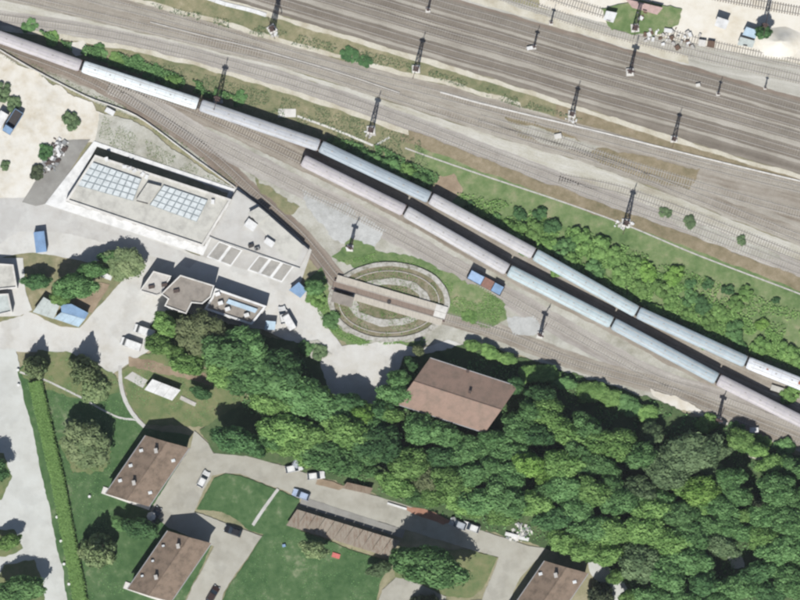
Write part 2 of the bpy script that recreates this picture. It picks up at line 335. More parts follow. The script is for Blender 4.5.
patch('grass_patch', [(18, 372), (40, 350), (66, 352), (95, 363), (116, 376), (122, 396), (144, 428), (190, 436), (160, 510), (215, 540), (175, 620), (72, 620), (52, 520), (36, 450)], G['lawn'], 'mown lawn between hedge and houses', jit=1.2)
patch('grass_patch', [(20, 374), (40, 350), (66, 352), (95, 363), (116, 376), (118, 392), (90, 400), (55, 392), (36, 388)], G['lawn2'], 'dry grass under the dark conifers', jit=2.5)
patch('grass_patch', [(120, 372), (140, 356), (160, 350), (210, 372), (250, 398), (215, 425), (196, 428), (145, 424), (126, 400)], G['lawn2'], 'olive grass around the white roofed hut', jit=2)
patch('grass_patch', [(58, 440), (112, 440), (108, 468), (70, 472)], G['lawn2'], 'dry grass patch under the round olive tree', jit=4)
patch('wood_floor', [(150, 326), (166, 310), (230, 322), (265, 335), (300, 345), (320, 360), (334, 402), (374, 410), (390, 384), (404, 358), (440, 350), (470, 342), (520, 358), (600, 381), (660, 402), (720, 425), (800, 456), (930, 500), (930, 700), (650, 700), (636, 600), (612, 572), (590, 560), (545, 547), (480, 530), (450, 520), (365, 492), (290, 467), (212, 452), (200, 428), (240, 405), (250, 396), (210, 372), (160, 350)], G['wood'], 'shaded green floor of the wood', jit=2.5)
strip('path', [(128, 362), (160, 368), (200, 378), (215, 384)], 9, G['dirt'], 'bare dirt path above the white roofed hut', jit=1.8)
patch('paving', [(124, 378), (132, 372), (148, 380), (143, 388)], G['drive'], 'grey paved spot beside the white roofed hut', jit=.6)
strip('path', [(120, 366), (121, 384), (126, 402), (136, 418), (146, 428)], 4, G['drive'], 'curved pale footpath down to the upper house', jit=.3)
strip('path', [(20, 372), (45, 380), (80, 397), (115, 416), (136, 420)], 2, G['drive'], 'thin straight footpath across the lawn', jit=.3)
patch('road', [(194, 430), (208, 443), (214, 453), (246, 456), (290, 467), (330, 483), (365, 493), (410, 506), (452, 521), (482, 531), (530, 546), (546, 549), (520, 578), (502, 620), (456, 620), (470, 600), (482, 600), (499, 557), (470, 549), (400, 528), (300, 497), (240, 474), (225, 473), (212, 476), (203, 492), (194, 512), (262, 536), (224, 592), (216, 620), (176, 620), (214, 546), (168, 528), (150, 510), (190, 448)], G['lane'], 'beige paved lane and house courts', jit=.7)
patch('grass_patch', [(214, 478), (226, 474), (242, 476), (300, 499), (288, 524), (284, 548), (262, 534), (248, 530), (238, 521), (222, 512), (198, 510), (204, 494)], G['lawn'], 'corner lawn beside the white car', jit=1)
patch('grass_patch', [(262, 536), (286, 524), (366, 555), (394, 562), (380, 582), (372, 620), (216, 620), (226, 592)], G['lawn'], 'large scuffed play lawn below the garages', jit=1)
patch('grass_patch', [(392, 552), (470, 549), (498, 558), (482, 590), (470, 598), (446, 596), (412, 580), (396, 578)], G['lawn2'], 'triangle lawn under the big round tree', jit=1)
patch('road', [(396, 578), (412, 580), (446, 597), (440, 625), (370, 625), (382, 590)], G['lane'], 'beige court at the bottom edge by the play lawn', jit=.6)
strip('path', [(278, 489), (266, 506), (252, 526)], 3, G['drive'], 'narrow straight path across the corner lawn', jit=.4)
patch('dirt_patch', [(398, 506), (425, 508), (452, 521), (442, 524), (410, 512)], G['red'], 'red brown bare soil beside the lane', jit=1.2)
patch('dirt_patch', [(318, 478), (345, 486), (338, 490), (316, 484)], G['dirt'], 'brown dirt strip at the lane edge', jit=1.2)
patch('path', [(586, 556), (604, 562), (622, 578), (642, 620), (618, 620), (606, 590), (590, 574)], G['road'], 'white curving path by the lower right house', jit=.8)
strip('path', [(748, 455), (765, 460), (800, 471), (880, 500)], 3.5, G['cream'], 'beige dirt path along the edge of the wood', jit=.8)
patch('dirt_patch', [(728, 552), (742, 554), (744, 566), (732, 570)], G['sand'], 'small sandy clearing inside the wood', jit=1.5)
patch('dirt_patch', [(650, 388), (690, 402), (704, 412), (676, 408), (655, 398)], G['sand'], 'sandy bank between track and wood', jit=2)
patch('dirt_patch', [(300, 344), (318, 340), (330, 352), (318, 362), (306, 354)], G['lot'], 'stony mound edge beside the pale yard', jit=2)
patch('dirt_patch', [(78, 288), (100, 282), (111, 284), (92, 313), (74, 306)], G['dirt'], 'brown bare earth between the sheds', jit=1)
patch('paving', [(14, 258), (23, 258), (26, 292), (32, 310), (20, 316), (-40, 318), (-40, 256)], G['yard'], 'pale paving around two small white buildings', jit=.5)
patch('paving', [(234, 187), (238, 187), (312, 250), (300, 285), (226, 264), (200, 256)], G['drive'], 'concrete apron under the loading deck', jit=.3)
patch('grass_patch', [(600, 10), (640, 0), (682, 8), (678, 26), (650, 36), (612, 30)], G['green'], 'green plot with debris at the top edge', jit=2)
# ================================================ TRACKS
M = {}
M['rail'] = paint('rail_steel', (196, 190, 182), .45, .1, .3)
M['greysleeper'] = paint('sleeper_grey', (174, 168, 157), .9, .12, .5)
M['sleeper'] = paint('sleeper_concrete', (149, 142, 131), .9, .15, .5)
M['woodsleeper'] = paint('sleeper_timber', (138, 129, 117), .9, .15, .5)
ZB = [.03]
def track(pts, label, sleeper='sleeper'):
    zb = ZB[0]
    q = dense(pts, 1.0); q = np.array([P(*p) for p in q]); d = np.r_[0, np.cumsum(np.hypot(*np.diff(q, axis=0).T))]
    u = np.arange(0, d[-1], .65); q = np.c_[np.interp(u, d, q[:, 0]), np.interp(u, d, q[:, 1])]
    keep = (abs(q[:, 0]) < 112) & (abs(q[:, 1]) < 88); q = q[keep]; n = normals(q)
    mid = q[len(q)//2]; t = thing('railway_track', label, 'railway track', (mid[0], mid[1], 0))
    o = (mid[0], mid[1], 0)
    for sgn in (-1, 1):
        m = MB(o); vs = []
        for a, b in ((-.07, zb), (-.055, zb+.11), (.055, zb+.11), (.07, zb)):
            c = q+n*(sgn*.76+a); vs.append(np.c_[c, np.full(len(c), b)])
        vs = np.stack(vs, 1).reshape(-1, 3); N = len(q)
        m.add(vs.tolist(), [(i*4+k, i*4+k+1, i*4+k+5, i*4+k+4) for i in range(N-1) for k in range(3)])
        m.build('rail', M['rail'], t)
    m = MB(o)
    for i in range(len(q)):
        ang = math.atan2(n[i][1], n[i][0])
        m.box((q[i][0], q[i][1], zb-.02), (2.5, .26, .1), ang+random.uniform(-.02, .02))
    tag(m.build('sleepers', M[sleeper], t), kind='stuff')
off = lambda d: [(x, y+d) for x, y in A1]
track(off(7), 'uppermost track on the dark main ballast bed')
track(off(23), 'second track from the top on the dark main bed', 'woodsleeper')
track(off(36), 'third track from the top on the dark main bed')
track(off(53), 'lowest track on the dark main ballast bed', 'woodsleeper')
track([(380, -60), (450, -20), (500, -5), (600, 29), (700, 55), (800, 79), (900, 105)], 'pale siding just above the cream service path', 'greysleeper')
track([(400, -60), (540, -8), (600, 12), (650, 27), (700, 42), (800, 64), (900, 84)], 'siding along the lower edge of the sandy lot', 'greysleeper')
track([(640, -24), (700, -8), (760, 4), (840, 18), (900, 28)], 'track across the sandy lot in the top corner', 'woodsleeper')
V1 = [(-100, -54), (0, -27), (100, 1), (200, 27), (300, 57), (400, 84), (487, 107), (600, 137), (700, 164), (800, 189), (900, 212)]
V2 = [(-100, -32), (0, -7), (55, 6), (200, 41), (300, 66), (400, 98), (500, 130), (600, 160), (700, 198), (800, 238), (900, 278)]
V4 = [(-100, 2), (0, 18), (100, 33), (200, 56), (300, 85), (400, 119), (500, 158), (600, 196), (700, 232), (800, 271), (900, 312)]
ZB[0] = .095
track(V1, 'upper track of the second group below the verge', 'greysleeper')
track(V2, 'lower track of the second group above the pale strip', 'greysleeper')
track([(480, 118), (560, 141), (620, 162), (700, 186), (800, 214), (900, 240)], 'branch track between the two second group tracks', 'greysleeper')
track([(560, 178), (620, 190), (700, 218), (800, 258), (900, 296)], 'short branch beside the pale sand with weeds', 'greysleeper')
track(V4, 'single track on grey ballast over the embankment', 'greysleeper')
ZB[0] = .15
track(T1, 'track under the upper train of coaches', 'woodsleeper')
track(T2, 'track under the lower train of coaches', 'woodsleeper')
track(W1, 'curving track from the sand yard into the turntable', 'woodsleeper')
track(W2, 'long siding running beneath the lower train', 'greysleeper')
track(W3, 'track leaving the turntable along the wood')

print('LAYERS', LZ)
# ================================================ COACHES
M['conc'] = paint('concrete', (205, 201, 194), .9, .1, .7)
M['white'] = paint('white_paint', (240, 240, 238), .55, .05, .5)
M['whitewall'] = paint('white_render', (232, 229, 222), .85, .06, .4)
M['steel'] = paint('grey_steel', (150, 152, 152), .5, .1, 1)
M['dark'] = paint('dark_metal', (58, 54, 54), .6, .15, 1)
M['mast'] = paint('rusty_mast_steel', (96, 76, 72), .7, .2, 1)
M['glass'] = glass('window_glass', (60, 70, 80))
M['rubber'] = paint('black_rubber', (42, 42, 44), .8, .1, 2)
M['coachside'] = paint('coach_side', (150, 140, 136), .5, .12, .4, dirt=(120, 104, 92))
M['coachred'] = paint('coach_side_red', (128, 84, 72), .5, .12, .4, dirt=(100, 72, 60))
def roofm(name, c): return paint(name, c, .55, .08, .5, stretch=(.35, 2.4, 1), dirt=tuple(int(v*.86) for v in c))
RM = dict(pinkgrey=roofm('roof_pink_grey', (203, 197, 199)), brightwhite=roofm('roof_bright_white', (244, 252, 254)), lavender=roofm('roof_lavender_grey', (196, 199, 204)),
          striped=roofm('roof_striped_grey', (178, 190, 198)), pink=roofm('roof_pale_pink', (206, 204, 205)), cyan=roofm('roof_pale_cyan', (194, 211, 215)),
          blue=roofm('roof_blue_grey', (182, 197, 204)), white=roofm('roof_white', (238, 241, 245)))
M['stripe'] = paint('roof_walkway_stripe', (150, 164, 176), .6, .1, .5)
def make_coach():
    L, W = 28.4, 2.95; t = thing('passenger_coach', 'x', 'railway coach')
    prof = [(-1.36, .95), (-1.45, 1.5), (-1.45, 3.35), (1.45, 3.35), (1.45, 1.5), (1.36, .95)]
    m = MB(); n = len(prof); xs = (-L/2, L/2)
    m.add([(x, y, z) for x in xs for y, z in prof], [(i, (i+1) % n, n+(i+1) % n, n+i) for i in range(n)]+[tuple(range(n)), tuple(range(n, 2*n))[::-1]])
    m.build('body', M['coachside'], t)
    m = MB(); K = 9; arc = [(1.5*math.cos(a), 3.36+.62*math.sin(a)) for a in np.linspace(0, math.pi, K)]
    pr = [(1.5, 3.28)]+arc+[(-1.5, 3.28)]; n = len(pr)
    xs = [-L/2+.05, -L/2+.5, L/2-.5, L/2-.05]; vs = []
    for i, x in enumerate(xs):
        k = .86 if i in (0, 3) else 1; vs += [(x, y*k, 3.28+(z-3.28)*k) for y, z in pr]
    m.add(vs, [(i*n+k, (i+1)*n+k, (i+1)*n+k+1, i*n+k+1) for i in range(3) for k in range(n-1)]+[tuple(range(n)), tuple(range(3*n, 4*n))[::-1]])
    roof = m.build('roof', RM['white'], t)
    m = MB()
    for i in range(13):
        x = -L/2+1.6+i*(L-3.2)/12
        for a, b in zip(arc[:-1], arc[1:]): m.bar((x, a[0]*1.003, a[1]+.005), (x, b[0]*1.003, b[1]+.005), .028)
    tag(m.build('roof_seams', RM['lavender'], roof), kind='stuff')
    for i in range(7): MB().box((-L/2+3+i*(L-6)/6, 0, 4.02), (.42, .3, .12), 0, .8).build('roof_vent', M['conc'], roof)
    for s in (-1, 1):
        m = MB().box((0, s*.62, 3.9), (L-2, .26, .05)); m.build('roof_walkway', M['conc'], roof)
        for i in range(10): MB().box((-L/2+4.2+i*(L-8.4)/9, s*1.455, 2.55), (1.5, .04, .85)).build('window', M['glass'], t)
        for x in (-L/2+1.3, L/2-1.3):
            d = MB().box((x, s*1.46, 2.1), (.85, .05, 2.1)).build('door', M['coachred'], t); MB().box((x, s*1.49, 2.65), (.5, .03, .7)).build('door_window', M['glass'], d)
        MB().box((s*(L/2+.12), 0, 2.2), (.26, 1.5, 2.3)).build('gangway', M['rubber'], t)
        b = MB().box((s*(L/2-4.2), 0, .62), (3.4, 2.2, .4)).build('bogie', M['dark'], t)
        for dx in (-1.25, 1.25):
            m = MB()
            for y in (-.75, .75): m.disc((s*(L/2-4.2)+dx, y, .68), .44, .13, 14, 'y')
            m.bar((s*(L/2-4.2)+dx, -.75, .68), (s*(L/2-4.2)+dx, .75, .68), .08, 6); m.build('wheelset', M['dark'], b)
        for y in (-.85, .85): m = MB().bar((s*(L/2), y, 1.05), (s*(L/2+.3), y, 1.05), .1, 8); m.build('buffer', M['dark'], t)
    MB().box((0, 0, .75), (8, 2.1, .45)).build('underframe_box', M['dark'], t)
    return t
coach = make_coach(); first = [True]
def place_coach(a, b, mat, label, group, side='coachside'):
    t = coach if first[0] else copy_tree(coach); first[0] = False
    (x0, y0), (x1, y1) = P(*a), P(*b); t.location = ((x0+x1)/2, (y0+y1)/2, 0); t.rotation_euler = (0, 0, math.atan2(y1-y0, x1-x0))
    k = (math.hypot(x1-x0, y1-y0)-.45)/28.4; t.scale = (k, 1, 1); tag(t, label, group=group)
    if not KIDS.get(t.name): KIDS[t.name] = [o for o in bpy.data.objects if o.parent == t]
    for c in KIDS[t.name]:
        if c.name.startswith('roof'): setmat(c, RM[mat])
        if c.name.startswith('body'): setmat(c, M[side])
    return t
UP = 'coaches of the upper train'; LO = 'coaches of the lower train'
for a, b, mt, lb, gp in (
    ((-37, 24), (82, 66.5), 'pinkgrey', 'pinkish grey coach cut off by the edge, behind the bright white one', UP),
    ((82.5, 66.5), (199, 104.5), 'brightwhite', 'brilliant bluish white coach, longest bright roof of the upper train', UP),
    ((200, 105), (320, 146), 'lavender', 'lavender grey coach next to the brilliant white coach', UP),
    ((320, 146), (430, 198), 'striped', 'blue grey coach with dark stripes along its roof', UP),
    ((430, 198), (534, 254), 'pink', 'pale pink roofed coach of the upper train behind the striped one', UP),
    ((534, 254), (637, 312), 'cyan', 'pale cyan coach of the upper train beside the green bushes', UP),
    ((637, 312), (746, 362), 'blue', 'blue grey coach of the upper train just before the rust spotted one', UP),
    ((746, 362), (868, 411), 'white', 'white coach with a rust spot at the end of the upper train', UP),
    ((302, 160), (405, 211), 'pinkgrey', 'dull pinkish grey end coach where the lower train begins', LO),
    ((405, 211), (508, 270), 'pink', 'pale pink coach of the lower train beside the blue works wagon', LO),
    ((508, 270), (612, 323), 'cyan', 'pale cyan coach of the lower train past the works wagon', LO),
    ((612, 323), (717, 379), 'blue', 'light blue grey coach of the lower train', LO),
    ((717, 379), (832, 437), 'pinkgrey', 'pinkish grey last coach of the lower train above the footed mast', LO)):
    t = place_coach(a, b, mt, lb, gp, 'coachred' if mt in ('pinkgrey', 'lavender') else 'coachside')
    if mt == 'striped':
        for o in [o for o in bpy.data.objects if o.parent and o.parent.parent == t and o.name.startswith('roof_walkway')]: setmat(o, M['stripe'])
    if mt == 'white':
        rt = [o for o in bpy.data.objects if o.parent == t and o.name.startswith('roof')][0]
        m = MB()
        for x, y, r in ((-1.6, .1, .8), (-.9, -.3, .55), (-9.6, .25, .3)):
            m.box((x, y, 3.97), (r*1.6, r, .05))
        m.build('rust_patch', paint('rust', (176, 112, 86), .9, .2, 2), rt)
# ================================================ CATENARY MASTS
def make_mast(hh, wb, wt, arm, name='catenary_mast', cat='railway mast'):
    t = thing(name, 'x', cat)
    MB().box((0, 0, .2), (wb+1.1, wb+1.1, .5), .3, .85).build('footing', M['whitewall'], t)
    c = [(sx, sy) for sx, sy in ((-1, -1), (1, -1), (1, 1), (-1, 1))]
    for sx, sy in c: MB().bar((sx*wb/2, sy*wb/2, .4), (sx*wt/2, sy*wt/2, hh), .125, 4).build('leg', M['mast'], t)
    m = MB(); N = int(hh/1.0)
    def pt(i, z): k = (wb+(wt-wb)*z/hh)/2; return (c[i % 4][0]*k, c[i % 4][1]*k, z)
    for j in range(N):
        z0, z1 = .5+j*(hh-.6)/N, .5+(j+1)*(hh-.6)/N
        for i in range(4): m.bar(pt(i+(j % 2), z0), pt(i+1-(j % 2), z1) , .07); m.bar(pt(i, z1), pt(i+1, z1), .035)
    m.build('bracing', M['mast'], t)
    if arm:
        for s in ((-1, 1) if arm == 2 else (1,)):
            a = MB().bar((0, 0, hh-1.6), (0, s*2.9, hh-1.2), .07).bar((0, 0, hh-.3), (0, s*2.9, hh-1.2), .05); a = a.build('cantilever_arm', M['mast'], t)
            MB().bar((0, s*2.6, hh-1.25), (0, s*2.6, hh-2.0), .11, 8).build('insulator', M['dark'], a)
        MB().box((0, 0, hh-.55), (1.5, .35, .55)).build('switch_box', M['mast'], t)
    return t
bigm = make_mast(11.2, 1.15, .55, 2); slim = make_mast(7.6, .5, .3, 1); used = set()
GM = 'catenary masts of the rail yard'
for x, y, pr, lb, sc, rz in (
    (272, 29, 'b', 'lattice mast on the verge near the white concrete strip', 1, .3), (218, 99, 'b', 'lattice mast between brilliant white coach and grass embankment', 1.05, -.25),
    (371, 130, 'b', 'lattice mast beside the stepped cable path and green shrubs', 1, -.3), (416, 69, 'b', 'lattice mast with bushes at its foot on the verge', .95, -.3),
    (572, 114, 'b', 'lattice mast at the narrow lower end of the verge', .85, -.3), (674, 139, 'b', 'lattice mast on the cream edge of the main ballast', .8, -.3),
    (626, 223, 'b', 'lattice mast on white footings beside the cable trough', 1.02, -.35), (635, 28, 'b', 'tall dark mast on the green debris plot', 1.0, -.2),
    (764, 26, 'b', 'tall mast on the bright sand beside the dark bush', .95, -.2), (534, 47, 's', 'short mast on the main ballast with white footing blocks', .75, -.3),
    (551, 23, 's', 'short mast standing in the notch of the cream service path', .65, -.3), (428, 10, 's', 'slim mast with pale base at the top edge', .8, -.3),
    (630, 72, 's', 'slim mast with bright white base in main ballast', 1.25, -.25), (718, 94, 's', 'faint slim mast in the upper main track', .6, -.3),
    (765, 88, 's', 'small mast beside the light sidings', .5, -.3), (350, 248, 's', 'slim lamp mast on the grey gravel above the turntable', 1.1, -.4),
    (540, 335, 's', 'slim mast beside the long siding and grey gravel', 1.1, -.5), (718, 420, 's', 'slim mast beside the track junction and white block', 1.15, -.4)):
    pt_ = bigm if pr == 'b' else slim
    t = pt_ if pr not in used else copy_tree(pt_); used.add(pr)
    X, Y = P(x, y); t.location = (X, Y, 0); t.scale = (sc, sc, sc); t.rotation_euler = (0, 0, rz); tag(t, lb, group=GM)
# ================================================ BUILDINGS
M['tile_w'] = paint('brown_roof_tile', (146, 127, 110), .85, .14, .6, bump=.3, dirt=(108, 94, 80)); M['tile_e'] = M['tile_w']
M['tile_hall'] = paint('hall_roof_tile', (158, 133, 118), .85, .1, .5, bump=.3, dirt=(132, 116, 102))
M['tile_garage'] = paint('garage_sheet', (150, 134, 116), .85, .14, .8, stretch=(2, .6, 1), dirt=(118, 96, 80))
M['wall'] = paint('house_render', (214, 206, 192), .9, .07, .5)
M['plaster'] = paint('yellow_render', (196, 184, 162), .9, .08, .5)
M['gravelroof'] = paint('gravel_flat_roof', (160, 152, 142), .95, .07, .7)
M['beigeroof'] = paint('beige_flat_roof', (210, 208, 199), .9, .05, .4)
M['coverc'] = paint('cover_grey', (176, 173, 166), .9, .08, .6)
M['door'] = paint('door_paint', (110, 84, 66), .6, .1, 1)
M['gutter'] = paint('zinc_gutter', (176, 178, 180), .4, .06, 1)
M['chim'] = paint('chimney_render', (92, 78, 72), .85, .1, 1)
M['bluemetal'] = paint('blue_sheet', (136, 170, 206), .5, .06, .4, stretch=(1, 1, 1))
M['palemetal'] = paint('pale_sheet', (204, 212, 208), .5, .06, .4)
M['icemetal'] = paint('ice_blue_sheet', (196, 220, 236), .5, .06, .4)
M['panel'] = paint('skylight_glass', (222, 229, 230), .6, .04, 1)
M['panelgap'] = paint('skylight_kerb', (150, 160, 164), .6, .06, 1)
def openings(t, a, b, zs, n, w_, h_, door=False, o=None):
    """windows (pane + sill) and doors along the wall a-b"""
    a, b = Vector(a), Vector(b); d = (b-a); L = d.length; d.normalize(); nn = Vector((d.y, -d.x)); ang = math.atan2(d.y, d.x)
    for zi, z in enumerate(zs):
        for i in range(n):
            p = a+d*L*(i+.5)/n
            if door and zi == 0 and i == n//2:
                c = p+nn*.03; q = MB(o).box((c.x, c.y, 1.05), (1.0, .1, 2.1), ang).build('door', M['door'], t)
                c = p+nn*.1+d*.35; MB(o).box((c.x, c.y, 1.05), (.12, .06, .05), ang).build('handle', M['steel'], q); continue
            c = p+nn*.02; q = MB(o).box((c.x, c.y, z), (w_+.16, .1, h_+.16), ang).build('window', M['white'], t)
            c = p+nn*.065; MB(o).box((c.x, c.y, z), (w_, .03, h_), ang).build('pane', M['glass'], q)
            c = p+nn*.12; MB(o).box((c.x, c.y, z-h_/2-.1), (w_+.3, .2, .05), ang).build('sill', M['conc'], q)
def gable(name, label, cat, TL, TR, BR, BL, eave, ridge, m1, m2, wm, group=None, over=.45, wins=5, storeys=(1.5, 4.2), gut=True, rw=3):
    """house whose ridge runs from the middle of TL-TR to the middle of BL-BR"""
    tl, tr, br, bl = (Vector(P(*p)) for p in (TL, TR, BR, BL)); c = (tl+tr+br+bl)/4; o = (c.x, c.y, 0)
    t = thing(name, label, cat, o, 0, group)
    r0, r1 = (tl+tr)/2, (bl+br)/2
    poly = inset([tuple(bl), tuple(br), tuple(tr), tuple(tl)], over); w0 = [Vector(p) for p in poly]   # ccw: bl br tr tl
    m = MB(o); q = [(p.x, p.y) for p in w0]; eh = eave-.1
    g1 = (w0[0]+w0[1])/2; g2 = (w0[2]+w0[3])/2; rh = ridge-.32
    vs = [(x, y, 0) for x, y in q]+[(x, y, eh) for x, y in q]+[(g1.x, g1.y, rh), (g2.x, g2.y, rh)]
    m.add(vs, [(0, 1, 5, 8, 4), (1, 2, 6, 5), (2, 3, 7, 9, 6), (3, 0, 4, 7), (4, 8, 9, 7), (5, 6, 9, 8)]); m.build('wall', wm, t)
    def slope(a, b, mat):     # eave a-b, up to r1-r0
        m = MB(o); th = .2; e0, e1 = (a, b)
        top = [(e0.x, e0.y, eave), (e1.x, e1.y, eave), (r0.x, r0.y, ridge), (r1.x, r1.y, ridge)]
        vs = top+[(x, y, z-th) for x, y, z in top]
        m.add(vs, [(0, 1, 2, 3), (7, 6, 5, 4), (0, 4, 5, 1), (2, 6, 7, 3), (1, 5, 6, 2), (3, 7, 4, 0)]); return m.build('roof_slope', mat, t)
    s1 = slope(bl, tl, m1); s2 = slope(br, tr, m2)
    MB(o).bar((r0.x, r0.y, ridge+.02), (r1.x, r1.y, ridge+.02), .13, 6).build('ridge_cap', m1, t)
    def up(p): # roof surface at map point
        v = Vector(P(*p)); d = (r1-r0).normalized(); nn = Vector((-d.y, d.x)); dist = abs((v-r0).dot(nn)); full = max(.1, abs((tl-r0).dot(nn)))
        return v.x, v.y, ridge-(ridge-eave)*min(1, dist/full)
    if gut:
        for a, b in ((bl, tl), (br, tr)):
            k = (a-c).normalized()*.0; MB(o).bar((a.x, a.y, eave-.04), (b.x, b.y, eave-.04), .12, 6).build('gutter', M['gutter'], t)
    for a, b, n in ((w0[3], w0[0], wins), (w0[1], w0[2], wins), (w0[0], w0[1], rw), (w0[2], w0[3], rw)):
        openings(t, a, b, storeys, n, 1.1, 1.3, (a, b) == (w0[1], w0[2]), o)
    return t, up, o
def chimneys(t, up, o, pts, h=1.3, sz=(.62, .95), rz=.2, cap=True):
    for p in pts:
        x, y, z = up(p); q = MB(o).box((x, y, z+h/2-.3), (sz[0], sz[1], h+.6), rz).build('chimney', M['chim'], t)
        if cap: MB(o).box((x, y, z+h+.06), (sz[0]+.2, sz[1]+.2, .1), rz).build('chimney_cap', M['conc'], q)
def rooflights(t, up, o, pts, mat='white'):
    for p in pts:
        x, y, z = up(p); q = MB(o).box((x, y, z+.16), (.9, .7, .42), .25).build('roof_window', M[mat], t)
        MB(o).box((x, y, z+.385), (.62, .45, .04), .25).build('pane', M['panel'], q)
GH = 'brown roofed houses around the courts'
def house(dx, dy, label, ch, rl, mat='white'):
    sh_ = lambda p: (p[0]+dx, p[1]+dy)
    t, up, o = gable('brown_roofed_house', label, 'house', *(sh_(p) for p in ((146, 435), (190, 447.5), (150, 506), (106, 493))), 5.6, 8.6, M['tile_w'], M['tile_e'], M['wall'], GH)
    chimneys(t, up, o, [sh_(p) for p in ch]); rooflights(t, up, o, [sh_(p) for p in rl], mat)
    m = MB(o); a, b = Vector(P(*sh_((102, 491)))), Vector(P(*sh_((150, 508)))); d = (b-a).normalized(); nn = Vector((d.y, -d.x))
    c = (a+b)/2; ang = math.atan2(d.y, d.x)
    m.box((c.x-nn.x*.3, c.y-nn.y*.3, .3), ((b-a).length, 1.7, .6), ang).build('terrace', M['whitewall'], t)
    return t
house(0, 0, 'brown roofed house between the lawn and the upper court', [(157, 450), (135, 482)], [(142, 450), (131.5, 465), (121, 480), (174, 460), (151, 492)])
house(22, 95, 'brown roofed house at the bottom edge with a dark car beside it', [(157, 450), (135, 481)], [(142, 450), (131.5, 465), (121, 480)], 'chim')
house(398, 125, 'brown roofed house beside the white curving path', [(157, 449)], [(142, 448), (176, 456)], 'white')
# red roofed hall
t, up, o = gable('red_roofed_hall', 'large hall with a pale red roof surrounded by the wood', 'hall', (517.5, 386), (484.5, 432.5), (397, 404), (430, 357.5), 6.6, 9.4, M['tile_hall'], M['tile_hall'], M['plaster'], None, .5, 7, (2.2, 4.8), True, 4)
chimneys(t, up, o, [(469.5, 391.5), (467.5, 371)], .9, (.7, .7), -.3, False)
# row of garages
t0 = [P(*p) for p in ((297, 509), (401, 541), (389, 557), (286, 525))]; c = np.mean(t0, 0); o = (c[0], c[1], 0)
t = thing('garage_row', 'long low garage row with a ribbed brown sheet roof', 'garages', o)
MB(o).prism(inset(t0, .3), 0, 1.9).build('wall', M['plaster'], t)
tl, tr, br, bl = (Vector(p) for p in t0); N = 11
for i in range(N):
    f0, f1 = (i+.025)/N, (i+.975)/N; q = [tl.lerp(tr, f0), tl.lerp(tr, f1), bl.lerp(br, f1), bl.lerp(br, f0)]; zz = [2.45, 2.45, 2.05, 2.05]; e = random.uniform(-.02, .03)
    m = MB(o); vs = [(p.x, p.y, z+e) for p, z in zip(q, zz)]; m.add(vs+[(x, y, z-.09) for x, y, z in vs], [(3, 2, 1, 0), (4, 5, 6, 7), (0, 1, 5, 4), (1, 2, 6, 5), (2, 3, 7, 6), (3, 0, 4, 7)])
    p_ = m.build('roof_panel', paint('garage_sheet_%s' % 'abcdefghijk'[i], tuple(int(v+e_) for v, e_ in zip((156, 146, 132), [random.uniform(-7, 5)]*3)), .85, .16, 1.0, stretch=(2, .5, 1), dirt=(122, 98, 80)), t)
for i in range(N-1):
    d = (tr-tl).normalized(); nn = Vector((-d.y, d.x)); p = tl.lerp(tr, (i+.5)/N)-d*0+nn*(-.28); q = MB(o).box((p.x, p.y, 1.0), (1.9, .08, 1.9), math.atan2(d.y, d.x)).build('garage_door', M['door'], t)
    MB(o).box((p.x+nn.x*.08, p.y+nn.y*.08, .9), (.2, .06, .06), math.atan2(d.y, d.x)).build('handle', M['steel'], q)
strip('paving', [(301, 501), (350, 517), (404, 534)], 9, G['asphalt'], 'grey concrete strip in front of the garage doors', jit=.3)
# flat roofed buildings
def flat(t, o, poly, h, roof, wm, par=.45, ph=.5, name='wall', z0=0.0):
    poly = [tuple(p) for p in poly]
    if area(poly) < 0: poly = poly[::-1]
    inn = inset(poly, par); n = len(poly); m = MB(o); H2 = h+ph
    vs = [(x, y, z0) for x, y in poly]+[(x, y, H2) for x, y in poly]+[(x, y, H2) for x, y in inn]+[(x, y, h-.05) for x, y in inn]
    m.add(vs, [(k*n+i, k*n+(i+1) % n, (k+1)*n+(i+1) % n, (k+1)*n+i) for k in range(3) for i in range(n)])
    w_ = m.build(name, wm, t); MB(o).prism(inset(poly, par-.02), h-.2, h).build('roof', roof, t); return w_, poly
def quad_in(c4, u0, u1, v0, v1):
    a, b, c_, d = (Vector(p) for p in c4); f = lambda u, v: tuple(a.lerp(b, u).lerp(d.lerp(c_, u), v)); return [f(u0, v0), f(u1, v0), f(u1, v1), f(u0, v1)]
